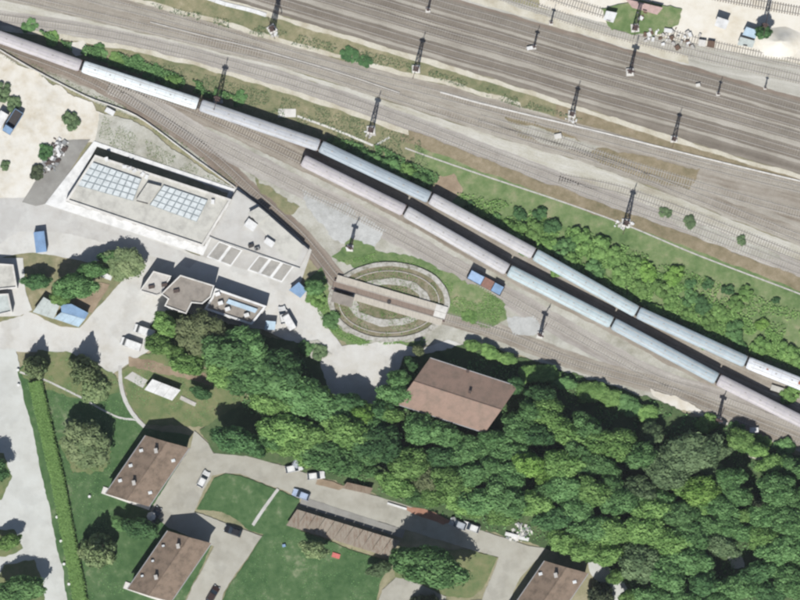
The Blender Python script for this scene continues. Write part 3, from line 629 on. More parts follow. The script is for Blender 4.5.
# depot with skylights
dep = px([(95.5, 155), (232, 199.5), (203, 247), (66, 201)]); c = np.mean(dep, 0); o = (c[0], c[1], 0)
t = thing('depot_building', 'big flat roofed depot with two skylight grids and white kerb', 'depot', o)
flat(t, o, dep, 2.7, M['beigeroof'], M['whitewall'], .55, .45)
kerb = px([(94, 141), (235, 189), (203, 255.5), (45, 204)]); ki = px([(97, 146.5), (229, 191.5), (204.5, 246), (66, 201.5)])
m = MB(o); n = 4; zz = .35
if area(kerb) < 0: kerb, ki = kerb[::-1], ki[::-1]
m.add([(x, y, 0) for x, y in kerb]+[(x, y, zz) for x, y in kerb]+[(x, y, zz) for x, y in ki]+[(x, y, 0) for x, y in ki], [(k*n+i, k*n+(i+1) % n, (k+1)*n+(i+1) % n, (k+1)*n+i) for k in range(3) for i in range(n)])
m.build('kerb_walkway', M['white'], t)
for c4, nu in ((px([(93, 162), (142, 179), (133.5, 201), (77.5, 185.5)]), 8), (px([(164, 185), (208, 200), (197, 222), (150, 205)]), 7)):
    kb = MB(o).prism(c4, 2.7, 3.05).build('skylight', M['panelgap'], t)
    for i in range(nu):
        for j in range(4):
            q = quad_in(c4, (i+.09)/nu, (i+.91)/nu, (j+.08)/4, (j+.92)/4); MB(o).prism(q, 3.05, 3.16+random.uniform(0, .03)).build('pane', M['panel'], kb)
q = px([(148, 183), (161.5, 186.5), (148.5, 203), (136.5, 200)]); k_ = MB(o).prism(q, 2.7, 3.9).build('stair_head', M['beigeroof'], t)
MB(o).prism(px([(137.2, 200.2), (148.3, 203), (148.1, 204.2), (136.8, 201.2)]), 2.7, 3.6).build('door', M['dark'], k_)
for i, (x, y) in enumerate(((125, 167), (130, 168.5), (135, 171), (143, 174.5), (147, 177), (213, 202), (107, 159.5))): MB(o).box((*P(x, y), 3.05), (1.1, .8, .7), .3*i).build('roof_unit', M['white'], t)
for a, b in ((dep[3], dep[2]), (dep[2], dep[1])): openings(t, a, b, (1.6,), 9 if a == dep[3] else 3, 1.4, 1.0, True, o)
# loading deck beside the curving track
dk = px([(237, 190), (258, 205), (309, 250), (300, 268), (216, 239), (209, 236)]); c = np.mean(dk, 0); o = (c[0], c[1], 0)
t = thing('loading_deck', 'wedge shaped raised concrete loading deck along the curving track', 'platform', o)
MB(o).prism(dk, 0, 1.7).build('deck_wall', M['conc'], t); MB(o).prism(inset(dk, .25), 1.69, 1.74).build('deck_surface', G['drive'], t)
m = MB(o)
for a, b in zip(dk[3:5], dk[4:6]): m.bar((*a, 2.0), (*b, 2.0), .12)
m.build('edge_rail', M['gutter'], t)
hut = px([(248, 213), (259, 207), (269, 215), (259, 224)]); c = np.mean(hut, 0); o = (c[0], c[1], 0)
t = thing('deck_hut', 'small beige roofed hut standing on the loading deck', 'hut', (c[0], c[1], 1.74)); o = (c[0], c[1], 1.74)
MB(o).prism(inset(hut, .2), 1.74, 3.3).build('wall', M['whitewall'], t); MB(o).prism(hut, 3.3, 3.45).build('roof', M['beigeroof'], t)
openings(t, hut[0], hut[3], (2.7,), 2, .8, .8, False, o)
bl_ = px([(258, 224), (269, 216), (303, 246), (296, 261), (284, 257)]); c = np.mean(bl_, 0); o = (c[0], c[1], 1.74)
t = thing('flat_shed', 'long beige flat roof along the edge of the loading deck', 'shed', o)
MB(o).prism(bl_, 1.74, 2.5).build('wall', M['conc'], t); MB(o).prism(inset(bl_, -.12), 2.5, 2.62).build('roof', M['beigeroof'], t)
for x, y, d, lb in ((251, 225, (2.6, 2.0, 1.1), 'larger white container lying below the deck hut'), (269.5, 242.5, (2.3, 1.4, .9), 'white container on the long beige flat roof edge'),):
    o = (*P(x, y), 1.74 if y < 230 else 2.62); t = thing('white_container', lb, 'container', o, -.6)
    MB().box((0, 0, d[2]/2), d).build('box', M['white'], t); MB().box((0, 0, d[2]+.04), (d[0]+.1, d[1]+.1, .08)).build('lid', M['white'], t)
for x, y, lb in ((251, 246, 'dark air unit at the lower edge of the loading deck'), (257, 249, 'pale air unit beside the dark one on the deck')):
    o = (*P(x, y), 1.74); t = thing('air_unit', lb, 'air unit', o, .3); mt = M['dark'] if 'dark air' in lb else M['steel']
    MB().box((0, 0, .45), (1.2, .8, .9)).build('casing', mt, t); MB().disc((0, 0, .93), .33, .06, 12).build('fan_grille', M['dark'], t)
# framed basins
for c4, nu, lb in ((px([(219, 241), (243, 250), (231, 266.5), (206.5, 257)]), 2, 'white framed basin with two grey covers'), (px([(259, 255), (294.5, 265.5), (282, 282.5), (247, 270)]), 3, 'white framed basin with three grey covers')):
    c = np.mean(c4, 0); o = (c[0], c[1], 0); t = thing('covered_basin', lb, 'basin', o, group='framed basins on the apron')
    MB(o).prism(c4, 0, .42).build('frame', M['white'], t)
    for i in range(nu): MB(o).prism(inset(quad_in(c4, i/nu, (i+1)/nu, 0, 1), .34), .38, .47).build('cover', M['coverc'], t)
# office with the polygon roof
main = px([(181, 275), (215, 285.5), (211.5, 297), (203, 304), (192.5, 303), (187, 314), (165, 306), (168.5, 299), (161.5, 294)]); c = np.mean(main, 0); o = (c[0], c[1], 0)
t = thing('office_building', 'office with a grey polygonal flat roof and white wings', 'office', o)
flat(t, o, main, 6.2, M['gravelroof'], M['whitewall'], .3, .35)
lw = px([(154, 271), (172, 276), (161.3, 294.5), (157, 296), (140, 291)]); flat(t, o, lw, 4.6, M['conc'], M['whitewall'], .3, .35, 'side_wing')
ew = px([(215.5, 288), (267, 306), (252, 325), (204.5, 309), (212, 297.5)]); flat(t, o, ew, 4.2, M['gravelroof'], M['white'], .5, .45, 'long_wing')
MB(o).prism(px([(229, 299), (258, 309), (255.5, 313), (226.5, 303)]), 4.2, 4.75).build('skylight', M['icemetal'], t)
for x, y in ((218, 294), (221, 303), (247, 315), (228, 309)): MB(o).box((*P(x, y), 4.7), (1.2, .9, 1.0), .3).build('roof_unit', M['white'], t)
for x, y, z in ((177, 291, 6.5), (152, 287, 4.95), (165, 285, 4.95)): MB(o).box((*P(x, y), z), (1.4, .8, .7), .2).build('roof_hatch', M['chim'], t)
for poly, zs in ((main, (1.5, 4.4)), (lw, (1.5, 3.4)), (ew, (1.5, 3.2))):
    pp = poly if area(poly) > 0 else poly[::-1]
    for i in range(len(pp)):
        a, b = pp[i], pp[(i+1) % len(pp)]; L = math.dist(a, b)
        if L > 3: openings(t, a, b, zs, int(L/2.4), 1.2, 1.2, L > 9, o)
# small sheds and huts
def shed(name, label, cat, corners, h, roofm_, wallm, ridge=0.0, over=.2, panels=0):
    q = px(corners); c = np.mean(q, 0); o = (c[0], c[1], 0); t = thing(name, label, cat, o)
    MB(o).prism(inset(q, over), 0, h).build('wall', wallm, t)
    if panels:
        for i in range(panels):
            qq = quad_in(q, (i+.012)/panels, (i+.988)/panels, 0, 1); MB(o).prism(qq, h, h+.12+random.uniform(0, .03), True).build('roof_panel', roofm_, t)
    else: MB(o).prism(q, h, h+.14, True).build('roof', roofm_, t)
    cc = q if area(q) > 0 else q[::-1]; a, b = cc[0], cc[1]
    openings(t, inset(cc, over)[0], inset(cc, over)[1], (1.3,), 1, .8, .7, True, o); return t
shed('lawn_hut', 'white roofed hut on the olive grass above the upper house', 'hut', [(152.5, 379), (181, 390), (172.5, 400.5), (144.5, 389.5)], 2.3, M['white'], M['plaster'], panels=3)
shed('tin_shed', 'pale greenish tin roof shed beside the blue one', 'shed', [(44, 297), (60, 306), (54, 319), (33, 312)], 2.4, M['palemetal'], M['plaster'], panels=3)
shed('blue_shed', 'shed with a light blue sheet roof at the yard corner', 'shed', [(61, 304.5), (72, 304), (89, 313), (85.5, 319), (62, 312)], 2.8, M['bluemetal'], M['plaster'])
shed('ice_blue_shed', 'low ice blue lean-to roof in front of the blue shed', 'shed', [(61.5, 312.2), (85.5, 319.2), (79, 327), (54, 318.5)], 2.2, M['icemetal'], M['plaster'], panels=3)
shed('narrow_canopy', 'narrow white canopy at the corner of the brown earth', 'canopy', [(98, 270), (113, 276), (111, 280.5), (95.5, 275)], 2.4, M['white'], M['plaster'])
shed('small_pavilion', 'light blue pavilion roof beside the turntable yard weeds', 'pavilion', [(299, 282), (307, 290.5), (300.5, 298), (289, 290)], 2.3, M['bluemetal'], M['plaster'])
shed('blue_booth', 'pale blue booth roof at the end of the office wing', 'booth', [(266, 320.5), (276, 321.5), (275, 330), (264.5, 329.5)], 2.2, M['icemetal'], M['plaster'])
shed('brown_shed', 'brown roofed shed half hidden by trees above the lane', 'shed', [(347, 482), (373, 488), (370, 494), (342, 488)], 2.0, M['tile_garage'], M['door'])
for q, lb in (([(-22, 262), (14, 264.5), (18, 288), (-22, 292)], 'small flat roofed beige building at the edge, the upper of two'), ([(-22, 295), (9, 293.5), (13, 312), (-22, 320)], 'small flat roofed pale building at the edge, the lower of two')):
    q = px(q); c = np.mean(q, 0); o = (c[0], c[1], 0); t = thing('flat_building', lb, 'building', o); flat(t, o, q, 3.0, M['beigeroof'] if 'upper' in lb else M['palemetal'], M['whitewall'], .35, .4)
    openings(t, q[3], q[2], (1.6,), 3, 1.1, 1.1, True, o)
# sheds and debris on the sandy lot
shed('site_hut', 'white site hut with a dark shadow on the sandy lot', 'hut', [(717, 17), (729, 21), (725, 30), (714, 26)], 2.6, M['white'], M['plaster'])
shed('site_shed', 'pale blue grey shed beside the dark bush on the lot', 'shed', [(746, 27), (758, 31), (755, 39), (742, 35)], 2.0, M['icemetal'], M['plaster'])
shed('site_shed', 'lower pale blue grey shed, nearest the light sidings', 'shed', [(740, 37), (755, 41), (752, 48), (737, 45)], 1.6, M['palemetal'], M['plaster'])
shed('pink_roofed_shed', 'long pinkish roof at the top edge of the green plot', 'shed', [(625, -1), (663, 8), (657, 15), (632, 8)], 1.6, paint('pink_sheet', (206, 176, 168), .7, .1, .5), M['plaster'], panels=3)
shed('white_booth', 'white booth on the green plot corner', 'booth', [(606, 11), (617, 13), (613, 23), (603, 20)], 1.8, M['white'], M['plaster'])
# ================================================ TURNTABLE
o = (*P(389, 302), 0); t = thing('turntable', 'railway turntable ring with its pale planked bridge', 'turntable', o)
zf = layer()
def ring(rx0, ry0, rx1, ry1, z, h, mat, name, wob=.0):
    m = MB(o); n = 96; vs = []
    for i in range(n):
        a = 2*math.pi*i/n
        for rx, ry, zz in ((rx0, ry0, 0), (rx0, ry0, h), (rx1, ry1, h), (rx1, ry1, 0)):
            k = 1+wob*noise.noise(Vector((math.cos(a)*3, math.sin(a)*3, rx))); vs.append((o[0]+rx*S*k*math.cos(a), o[1]+ry*S*k*math.sin(a), z+zf+zz))
    m.add(vs, [(i*4+k, i*4+k+1, ((i+1) % n)*4+k+1, ((i+1) % n)*4+k) for i in range(n) for k in range(3)]); return m.build(name, mat, t)
m = MB(o); m.disc((o[0], o[1], zf), 60*S, .01, 96, ry=39*S); m.build('pit_floor', ground_mat('pit_floor_weeds', [(98, 112, 72), (138, 130, 106), (164, 156, 138)], big=.25, mid=.8, seed=21), t)
RS = ground_mat('ring_stone', [(128, 126, 108), (186, 183, 174), (210, 208, 202)], big=.35, mid=1.4, seed=22)
ring(61, 40, 55.5, 35.6, 0, .3, RS, 'ring_wall', .02); ring(50.5, 31.5, 49.5, 30.7, 0, .2, M['rail'], 'ring_rail')
ring(41, 24, 32, 17.5, 0, .16, RS, 'inner_ring', .07)
a, b = Vector(P(333, 284)), Vector(P(446, 317)); d = (b-a).normalized(); nn = Vector((-d.y, d.x)); L = (b-a).length; ang = math.atan2(d.y, d.x); c = (a+b)/2
br = MB(o).box((c.x, c.y, .5), (L, 2.6, .6), ang).build('bridge_girder', M['mast'], t)
q = c+nn*1.55; w1 = tag(MB(o).box((q.x, q.y, .88), (L-1, 1.75, .12), ang).build('walkway', paint('pale_planks', (204, 196, 182), .85, .1, 1.2, stretch=(3, .5, 1)), t))
q = c-nn*1.6+d*2.4; MB(o).box((q.x, q.y, .88), (L-6, 1.5, .12), ang).build('walkway', paint('pale_planks_lower', (206, 198, 184), .85, .1, 1.2, stretch=(3, .5, 1)), t)
MB(o).box((c.x, c.y, .84), (L-.2, 1.5, .1), ang).build('track_deck', paint('brown_bridge_deck', (150, 133, 120), .9, .12, 1, stretch=(3, .6, 1)), t)
for s in (-1, 1):
    q = c+nn*s*.75; MB(o).box((q.x, q.y, .95), (L, .1, .14), ang).build('rail', M['rail'], t)
q = b-d*1.6+nn*.9; MB(o).box((q.x, q.y, .92), (2.9, 3.0, .1), ang).build('landing', M['whitewall'], t)
q = Vector(P(342.5, 299.5)); k_ = MB(o).box((q.x, q.y, 1.2), (4.8, 2.1, 2.3), ang).build('operator_cabin', M['plaster'], t); MB(o).box((q.x, q.y, 2.42), (5.2, 2.5, .14), ang).build('cabin_roof', M['gravelroof'], k_)
q2 = q-nn*1.07; MB(o).box((q2.x, q2.y, 1.5), (2.2, .05, .9), ang).build('cabin_window', M['glass'], k_)
MB(o).disc((o[0], o[1], 1.02), .5, .3, 14).build('pivot', M['dark'], t)
# ================================================ VEHICLES
CP = {}
def make_car(kind):
    van = kind == 'van'; L, W, hh = (5.2, 2.0, 2.1) if van else (4.3, 1.8, 1.45)
    t = thing('parked_van' if van else 'parked_car', 'x', 'van' if van else 'car')
    def hull(st, w, mat, name, par):
        m = MB(); n = len(st); vs = []
        for s in (-1, 1): vs += [(x, s*w*k, z) for x, z, k in st]
        m.add(vs, [tuple(range(n)), tuple(range(n, 2*n))[::-1]]+[(i, n+i, n+(i+1) % n, (i+1) % n) for i in range(n)]); return m.build(name, mat, par)
    a = L/2
    body = hull([(-a, .35, .46), (-a+.05, .75, .5), (-a+.3, .95, .5), (a-1.0, .92, .5), (a-.15, .72, .47), (a, .45, .45), (a-.1, .28, .46), (-a+.1, .28, .46)], W, M['white'], 'body', t)
    if van:
        hull([(-a+.05, .9, .47), (-a+.1, hh-.1, .44), (-a+.3, hh, .43), (a-1.5, hh, .43), (a-1.3, hh-.1, .43), (a-.75, .95, .47)], W, M['white'], 'cargo_body', t)
        m = MB(); m.add([(a-1.22, s*W*.41, hh-.14) for s in (-1, 1)]+[(a-.72, s*W*.44, 1.02) for s in (1, -1)], [(0, 1, 2, 3)]); m.v = [(x+.07, y, z+.03) for x, y, z in m.v]; m.f = [f[::-1] for f in m.f]; m.build('windscreen', M['glass'], t)
        for s in (-1, 1): MB().box((a-1.75, s*W*.455, 1.4), (.8, .06, .55)).build('side_window', M['glass'], t)
    else:
        hull([(-a+.12, .93, .47), (-a+.55, hh-.05, .40), (a-2.0, hh-.05, .40), (a-1.15, .92, .46)], W, M['glass'], 'window_band', t)
        hull([(-a+.5, hh-.06, .39), (-a+.62, hh+.02, .37), (a-2.1, hh+.02, .37), (a-1.95, hh-.06, .39)], W, M['white'], 'cab_roof', t)
    for x in (-a+.85, a-.85):
        for s in (-1, 1):
            w_ = MB().disc((x, s*(W/2-.12), .32), .32, .2, 14, 'y').build('wheel', M['rubber'], t); MB().disc((x, s*(W/2-.01), .32), .19, .04, 10, 'y').build('rim', M['steel'], w_)
    for s in (-1, 1):
        MB().box((a-.06, s*W*.34, .62), (.12, .34, .14)).build('headlight', M['panel'], t); MB().box((-a+.02, s*W*.36, .72), (.1, .28, .14)).build('tail_light', M['coachred'], t)
    return t
CARM = dict(white=M['white'], silver=paint('silver_paint', (186, 192, 200), .35, .04, .5), black=paint('black_paint', (38, 40, 46), .3, .05, .5), blue=paint('pale_blue_paint', (184, 200, 226), .35, .04, .5), brown=paint('dark_brown_paint', (64, 46, 42), .3, .05, .5))
proto = {}
def car(kind, x, y, deg, col, label, group):
    if kind not in proto: t = proto[kind] = make_car(kind); KIDS[t.name] = [q for q in bpy.data.objects if q.parent == t]
    else: t = copy_tree(proto[kind])
    t.location = (*P(x, y), .11); t.rotation_euler = (0, 0, R(deg)); tag(t, label, group=group)
    for q in ([q for q in bpy.data.objects if q.parent == t]):
        if q.name.split('.')[0] in ('body', 'cab_roof', 'cargo_body'): setmat(q, CARM[col])
GV = 'vehicles parked in the yards'; GC = 'cars parked along the lane'
car('van', 144.5, 331, 161, 'white', 'longer white van on the beige yard, the upper of two', GV); car('van', 131, 344, 160, 'white', 'white van parked just below the other white van', GV)
car('car', 283, 315, 100, 'white', 'white car beside the end of the office wing', GV); car('van', 288, 320, 120, 'white', 'white van close to the white car at the office end', GV)
car('car', 203.5, 479, 62, 'white', 'white car at the corner of the lawn near the upper house', GC); car('car', 155, 515, 60, 'black', 'dark car in the shade between the two houses', GC)
car('car', 233, 531, 160, 'black', 'black car with pale bonnet on the lawn edge', GC); car('car', 213, 594, 60, 'brown', 'dark brown car beside the bottom house', GC)
car('car', 301, 494.5, 160, 'blue', 'pale blue car parked at the end of the garage row', GC); car('car', 294, 468, 12, 'white', 'white car at the lane edge under the trees', GC)
car('car', 316, 475.5, 6, 'white', 'white car a little down the lane from its twin', GC); car('car', 298, 461, 60, 'silver', 'silver car tucked behind the white car under trees', GC)
car('car', 458, 524, 158, 'silver', 'silver car in the tree shade by the red soil', GC)
car('car', 471, 527, 160, 'white', 'white car between the red soil and the rubble heap', GC)
# blue works wagon
o = (*P(485.5, 282.5), 0); t = thing('works_wagon', 'blue and brown works wagon standing on the siding', 'rail wagon', o, R(-28))
MB().box((0, 0, 1.0), (9.2, 2.5, .4)).build('frame', M['dark'], t)
cb = MB().box((-2.6, 0, 2.0), (3.6, 2.3, 1.7), 0, .96).build('cab', M['bluemetal'], t); MB().box((-2.6, 0, 2.92), (3.3, 2.0, .14)).build('cab_roof', paint('cab_roof_blue', (168, 196, 230), .5, .06, .6), cb)
for s in (-1, 1):
    for x in (-3.4, -1.9): MB().box((x, s*1.14, 2.3), (.9, .05, .6)).build('cab_window', M['glass'], cb)
MB().box((.6, 0, 1.28), (2.6, 2.3, .2)).build('deck', paint('rusty_deck', (160, 122, 108), .9, .12, 1), t)
MB().box((3.2, 0, 1.7), (2.4, 2.2, 1.1), 0, .97).build('engine_cover', M['bluemetal'], t)
for x in (-3, 3):
    m = MB()
    for y in (-.75, .75): m.disc((x, y, .66), .42, .13, 14, 'y')
    m.bar((x, -.75, .66), (x, .75, .66), .08, 6); m.build('wheelset', M['dark'], t)
# blue container and tipper truck
o = (*P(40.5, 242), 0); t = thing('shipping_container', 'blue container standing alone on the pale yard', 'container', o, R(97))
MB().box((0, 0, 1.3), (4.9, 2.5, 2.4)).build('body', M['bluemetal'], t); r_ = MB().box((0, 0, 2.52), (5.0, 2.56, .08)).build('roof', paint('container_blue', (136, 172, 214), .5, .05, .5), t)
m = MB()
for i in range(14): m.box((-2.2+i*.34, 0, 2.58), (.09, 2.3, .05))
m.build('roof_ribs', M['bluemetal'], r_)
for s in (-1, 1): d_ = MB().box((2.48, s*.6, 1.3), (.06, 1.1, 2.1)).build('door', M['bluemetal'], t); MB().bar((2.54, s*.2, .4), (2.54, s*.2, 2.2), .03).build('lock_bar', M['steel'], d_)
o = (*P(13, 122), 0); t = thing('tipper_truck', 'blue tipper truck with a dark empty bed by the shrubs', 'truck', o, R(58))
MB().box((0, 0, .75), (6.0, 1.8, .3)).build('chassis', M['dark'], t)
cb = MB().box((-2.2, 0, 1.7), (1.7, 2.3, 1.9), 0, .92).build('cab', M['bluemetal'], t); MB().box((-3.03, 0, 2.1), (.06, 1.8, .7)).build('windscreen', M['glass'], cb)
MB().box((.9, 0, 1.1), (4.2, 2.2, .1)).build('bed_floor', M['dark'], t)
for dx, dy, sx, sy in ((.9, 1.15, 4.3, .12), (.9, -1.15, 4.3, .12), (-1.2, 0, .12, 2.3), (3.0, 0, .12, 2.3)): MB().box((dx, dy, 1.55), (sx, sy, 1.0)).build('bed_side', M['bluemetal'], t)
for x in (-2.1, 1.4, 2.4):
    for s in (-1, 1): MB().disc((x, s*.98, .5), .5, .3, 14, 'y').build('wheel', M['rubber'], t)
o = (*P(1, 120), 0); t = thing('white_trailer', 'white box trailer at the edge beside the blue truck', 'trailer', o, R(60)); MB().box((0, 0, 1.5), (4, 2.2, 1.9)).build('box', M['white'], t); MB().box((0, 0, .5), (4, 1.6, .15)).build('frame', M['dark'], t)
for x in (-.6, .6):
    for s in (-1, 1): MB().disc((x, s*.95, .4), .4, .25, 12, 'y').build('wheel', M['rubber'], t)
# ================================================ WALLS, TROUGHS, SMALL THINGS
def slabs(name, label, cat, pts, wd, mat, h=.18, part='slab', gap=.05, ln=2.0, z0=0.0):
    q = np.array([P(*p) for p in dense(pts, 1.0)]); d = np.r_[0, np.cumsum(np.hypot(*np.diff(q, axis=0).T))]; n = max(1, int(d[-1]/ln)); u = np.linspace(0, d[-1], n+1)
    x, y = np.interp(u, d, q[:, 0]), np.interp(u, d, q[:, 1]); t = thing(name, label, cat, (x[n//2], y[n//2], 0)); o = (x[n//2], y[n//2], 0)
    for i in range(n):
        a = math.atan2(y[i+1]-y[i], x[i+1]-x[i]); l_ = math.hypot(x[i+1]-x[i], y[i+1]-y[i])
        MB(o).box(((x[i]+x[i+1])/2, (y[i]+y[i+1])/2, z0+h/2+random.uniform(0, .02)), (l_-gap, wd, h), a+random.uniform(-.01, .01)).build(part, mat, t)
    return t
slabs('boundary_wall', 'low white boundary wall along the curving track', 'wall', [(-30, 30), (0, 50), (40, 73), (87, 97), (112, 106), (140, 118), (185, 151), (200, 162), (236, 188)], .28, M['whitewall'], .7, 'panel', .04, 2.6)
slabs('cable_trough', 'long straight concrete cable trough along the green embankment', 'cable trough', [(405, 148), (430, 157), (485, 176), (560, 201), (626, 225), (700, 256), (800, 294), (840, 311)], .34, M['conc'], .12, 'cover_slab', .05, 2.4)
slabs('cable_trough', 'bright white trough line along the second tracks below the narrow verge', 'cable trough', [(440, 92), (487, 105), (600, 132), (700, 157), (800, 181), (850, 192)], .36, M['whitewall'], .16, 'cover_slab', .04, 2.4, .08)
slabs('cable_trough', 'white trough line between the second group tracks on the upper verge side', 'cable trough', [(150, 22), (200, 35), (250, 47), (300, 61), (350, 76), (400, 93)], .28, M['conc'], .16, 'cover_slab', .04, 2.4, .08)
slabs('cable_path', 'stepped pale cable path ending beside the verge mast', 'cable trough', [(297, 116), (336, 130), (374, 146)], .5, M['whitewall'], .12, 'cover_slab', .05, 2.4)
slabs('cable_path', 'short cable path arm bending up towards the mast', 'cable trough', [(375, 146), (383, 141), (390, 137)], .5, M['whitewall'], .12, 'cover_slab', .05, 2.0)
slabs('concrete_strip', 'bright white concrete strip on the upper verge', 'concrete strip', [(205, -3), (225, 4), (250, 10), (267, 15.5)], .95, M['white'], .2, 'slab', .06, 2.5)
slabs('concrete_pad', 'square pale concrete pad at the end of the cable path', 'concrete pad', [(278, 113), (297, 113)], 2.0, M['whitewall'], .15, 'slab', .06, 2.2)
def block(name, label, cat, x, y, d, mat, rz=0, top=None):
    t = thing(name, label, cat, (*P(x, y), 0), rz); MB().box((0, 0, d[2]/2), d, 0, .97).build('body', mat, t); MB().box((0, 0, d[2]+.05), (d[0]*.92, d[1]*.92, .1)).build('lid', top or mat, t); return t
block('signal_box', 'white cabinet beside the boundary wall above the depot', 'cabinet', 110, 111.5, (2.4, 1.3, 1.0), M['white'], -.5)
block('signal_cabinet', 'white signal cabinet near the lamp mast on gravel', 'cabinet', 349, 248, (1.5, 1.0, .9), M['white'], .3)
block('signal_cabinet', 'white cabinet below the slim mast by the wood', 'cabinet', 716, 422, (1.5, 1.2, .9), M['white'], .3)
block('signal_cabinet', 'white cabinet on the bank past the track junction', 'cabinet', 754, 430, (2.2, 1.3, .9), M['white'], 0)
block('signal_cabinet', 'pale cabinet in the grass between the two trains', 'cabinet', 777, 389, (3.2, 1.4, .7), M['beigeroof'], -.3)
block('signal_cabinet', 'white cabinet in the main ballast near the short mast', 'cabinet', 530, 48, (1.6, .9, .6), M['white'], .2)
block('signal_cabinet', 'faint pale box between the upper main tracks', 'cabinet', 698, 85, (1.1, .8, .6), M['whitewall'], .2)
block('concrete_block', 'pale concrete block on sand below the second group branch', 'block', 558, 136, (1.8, 1.2, .5), M['whitewall'], .2)
block('white_crate', 'white crate lying on the green debris plot', 'crate', 668, 30.5, (2.0, 1.0, .7), M['white'], -.15)
block('white_crate', 'pale crate on the sandy lot between the huts', 'crate', 702, 43, (1.8, 1.6, .9), M['whitewall'], -.15)
block('brown_crate', 'brown crate beside the pale crate on the lot', 'crate', 711, 44, (1.8, 1.6, .9), M['door'], -.15)
block('garden_table', 'small pink red table on the play lawn', 'table', 336, 555.5, (2.0, 1.2, .5), paint('pink_red', (222, 120, 112), .7, .06, 1), -.3)
block('garden_bin', 'light blue bin on the play lawn', 'bin', 284, 545.5, (.8, .7, .8), M['bluemetal'], .2)
block('stone_slab', 'pale stone slab beside the white roofed hut', 'slab', 188, 401, (4.2, 1.0, .3), M['conc'], -.45)
block('low_wall_piece', 'short white wall piece along the red brown soil', 'wall', 397, 506, (5.0, .5, .6), M['white'], -.3)
for x, y, lb in ((57, 517, 'bright white bollard on the hedge side halfway down the road'), (18, 370, 'white bollard at the top corner of the lawn'), (18.5, 385, 'white bollard just below the lawn corner one'), (61, 541, 'faint bollard by the lower hedge, below the bright one'), (64, 564, 'pale bollard by the lower hedge'), (69, 584, 'lowest pale bollard along the hedge'), (89.5, 496.5, 'white post on the lawn near the upper house terrace')):
    t = thing('bollard', lb, 'bollard', (*P(x, y), 0), 0, 'bollards along the hedge road'); MB().disc((0, 0, .4), .3, .8, 12).build('post', M['white'], t); MB().disc((0, 0, .84), .34, .1, 12).build('cap', M['white'], t)
MBm = paint('parasol_cloth', (236, 234, 230), .8, .04, 1)
t = thing('white_umbrella', 'small white parasol in the shade between the two houses', 'parasol', (*P(151.5, 516), 0)); MB().bar((0, 0, 0), (0, 0, 2.2), .04, 6).build('pole', M['steel'], t); m = MB(); m.add([(0, 0, 2.6)]+[(1.1*math.cos(i*math.pi/4), 1.1*math.sin(i*math.pi/4), 2.1) for i in range(8)], [(0, i+1, (i+1) % 8+1) for i in range(8)]); m.build('canopy', MBm, t)
def rubble(name, label, pts, n, smin, smax, mats, z=.0, spread=1.0):
    for mi, mt in enumerate(mats):
        m = MB()
        for i in range(n//len(mats)):
            a, b = random.choice(pts); x, y = P(a+random.gauss(0, 2.6*spread), b+random.gauss(0, 2.2*spread)); s = random.uniform(smin, smax)
            m.box((x, y, z+s*.25), (s, s*random.uniform(.5, 1), s*random.uniform(.3, .7)), random.uniform(0, 3), .8)
        tag(m.build(name if len(mats) == 1 else name, mt), label+(', the %s pieces' % ('pale', 'grey', 'brown')[mi]), kind='stuff')
rubble('rubble', 'rubble and scrap heaped beside the wood edge at the lane', [(520, 527), (516, 533), (526, 528), (512, 537), (524, 534)], 90, .3, 1.15, [M['whitewall'], M['steel']], spread=1.1)
block('white_shed_box', 'long white box lying at the foot of the rubble', 'box', 511.5, 535, (3.2, .9, .8), M['white'], -.25)
block('white_shed_box', 'white flat box beside the rubble, nearer the house', 'box', 524, 538.5, (2.4, .9, .6), M['white'], -.2)
block('grey_bin', 'grey bin in the dappled shade by the lane', 'bin', 453.5, 519, (1.0, 1.0, 1.1), M['steel'], .2)
rubble('scrap', 'scrap heap between the sand yard and the asphalt ramp', [(56, 148), (60, 150), (52, 158), (48, 166), (57, 143), (42, 170)], 130, .3, 1.3, [M['white'], M['steel'], M['chim']], spread=1.4)
rubble('debris', 'debris strewn on the green plot at the top edge', [(658, 33), (650, 34), (672, 36), (685, 38), (690, 42), (640, 18)], 60, .3, 1.3, [M['white'], M['conc'], M['door']], spread=2)
rubble('footing_stones', 'broken stones around the mast footings', [(626, 226), (630, 222), (618, 224), (272, 33), (216, 103), (371, 135), (572, 120), (570, 118)], 80, .3, .8, [M['white'], M['conc']], spread=.9)
# sand pile
t = thing('sand_pile', 'smooth bright sand pile on the lot in the top corner', 'sand pile', (*P(780, 42), 0)); m = MB(); nr, na = 8, 28; vs = [(0, 0, 2.6)]
for r_ in range(1, nr+1):
    for i in range(na):
        a = 2*math.pi*i/na; f = r_/nr; k = 1+.12*noise.noise(Vector((math.cos(a)*2, math.sin(a)*2, r_*.3))); vs.append((5.6*f*k*math.cos(a), 3.8*f*k*math.sin(a), 2.6*(1-f)**1.2*(1+.1*noise.noise(Vector((f*4, a, 1))))))
m.add(vs, [(0, i+1, (i+1) % na+1) for i in range(na)]+[(1+(r_-1)*na+i, 1+r_*na+i, 1+r_*na+(i+1) % na, 1+(r_-1)*na+(i+1) % na) for r_ in range(1, nr) for i in range(na)]); m.build('heap', G['whitesand'], t, True)
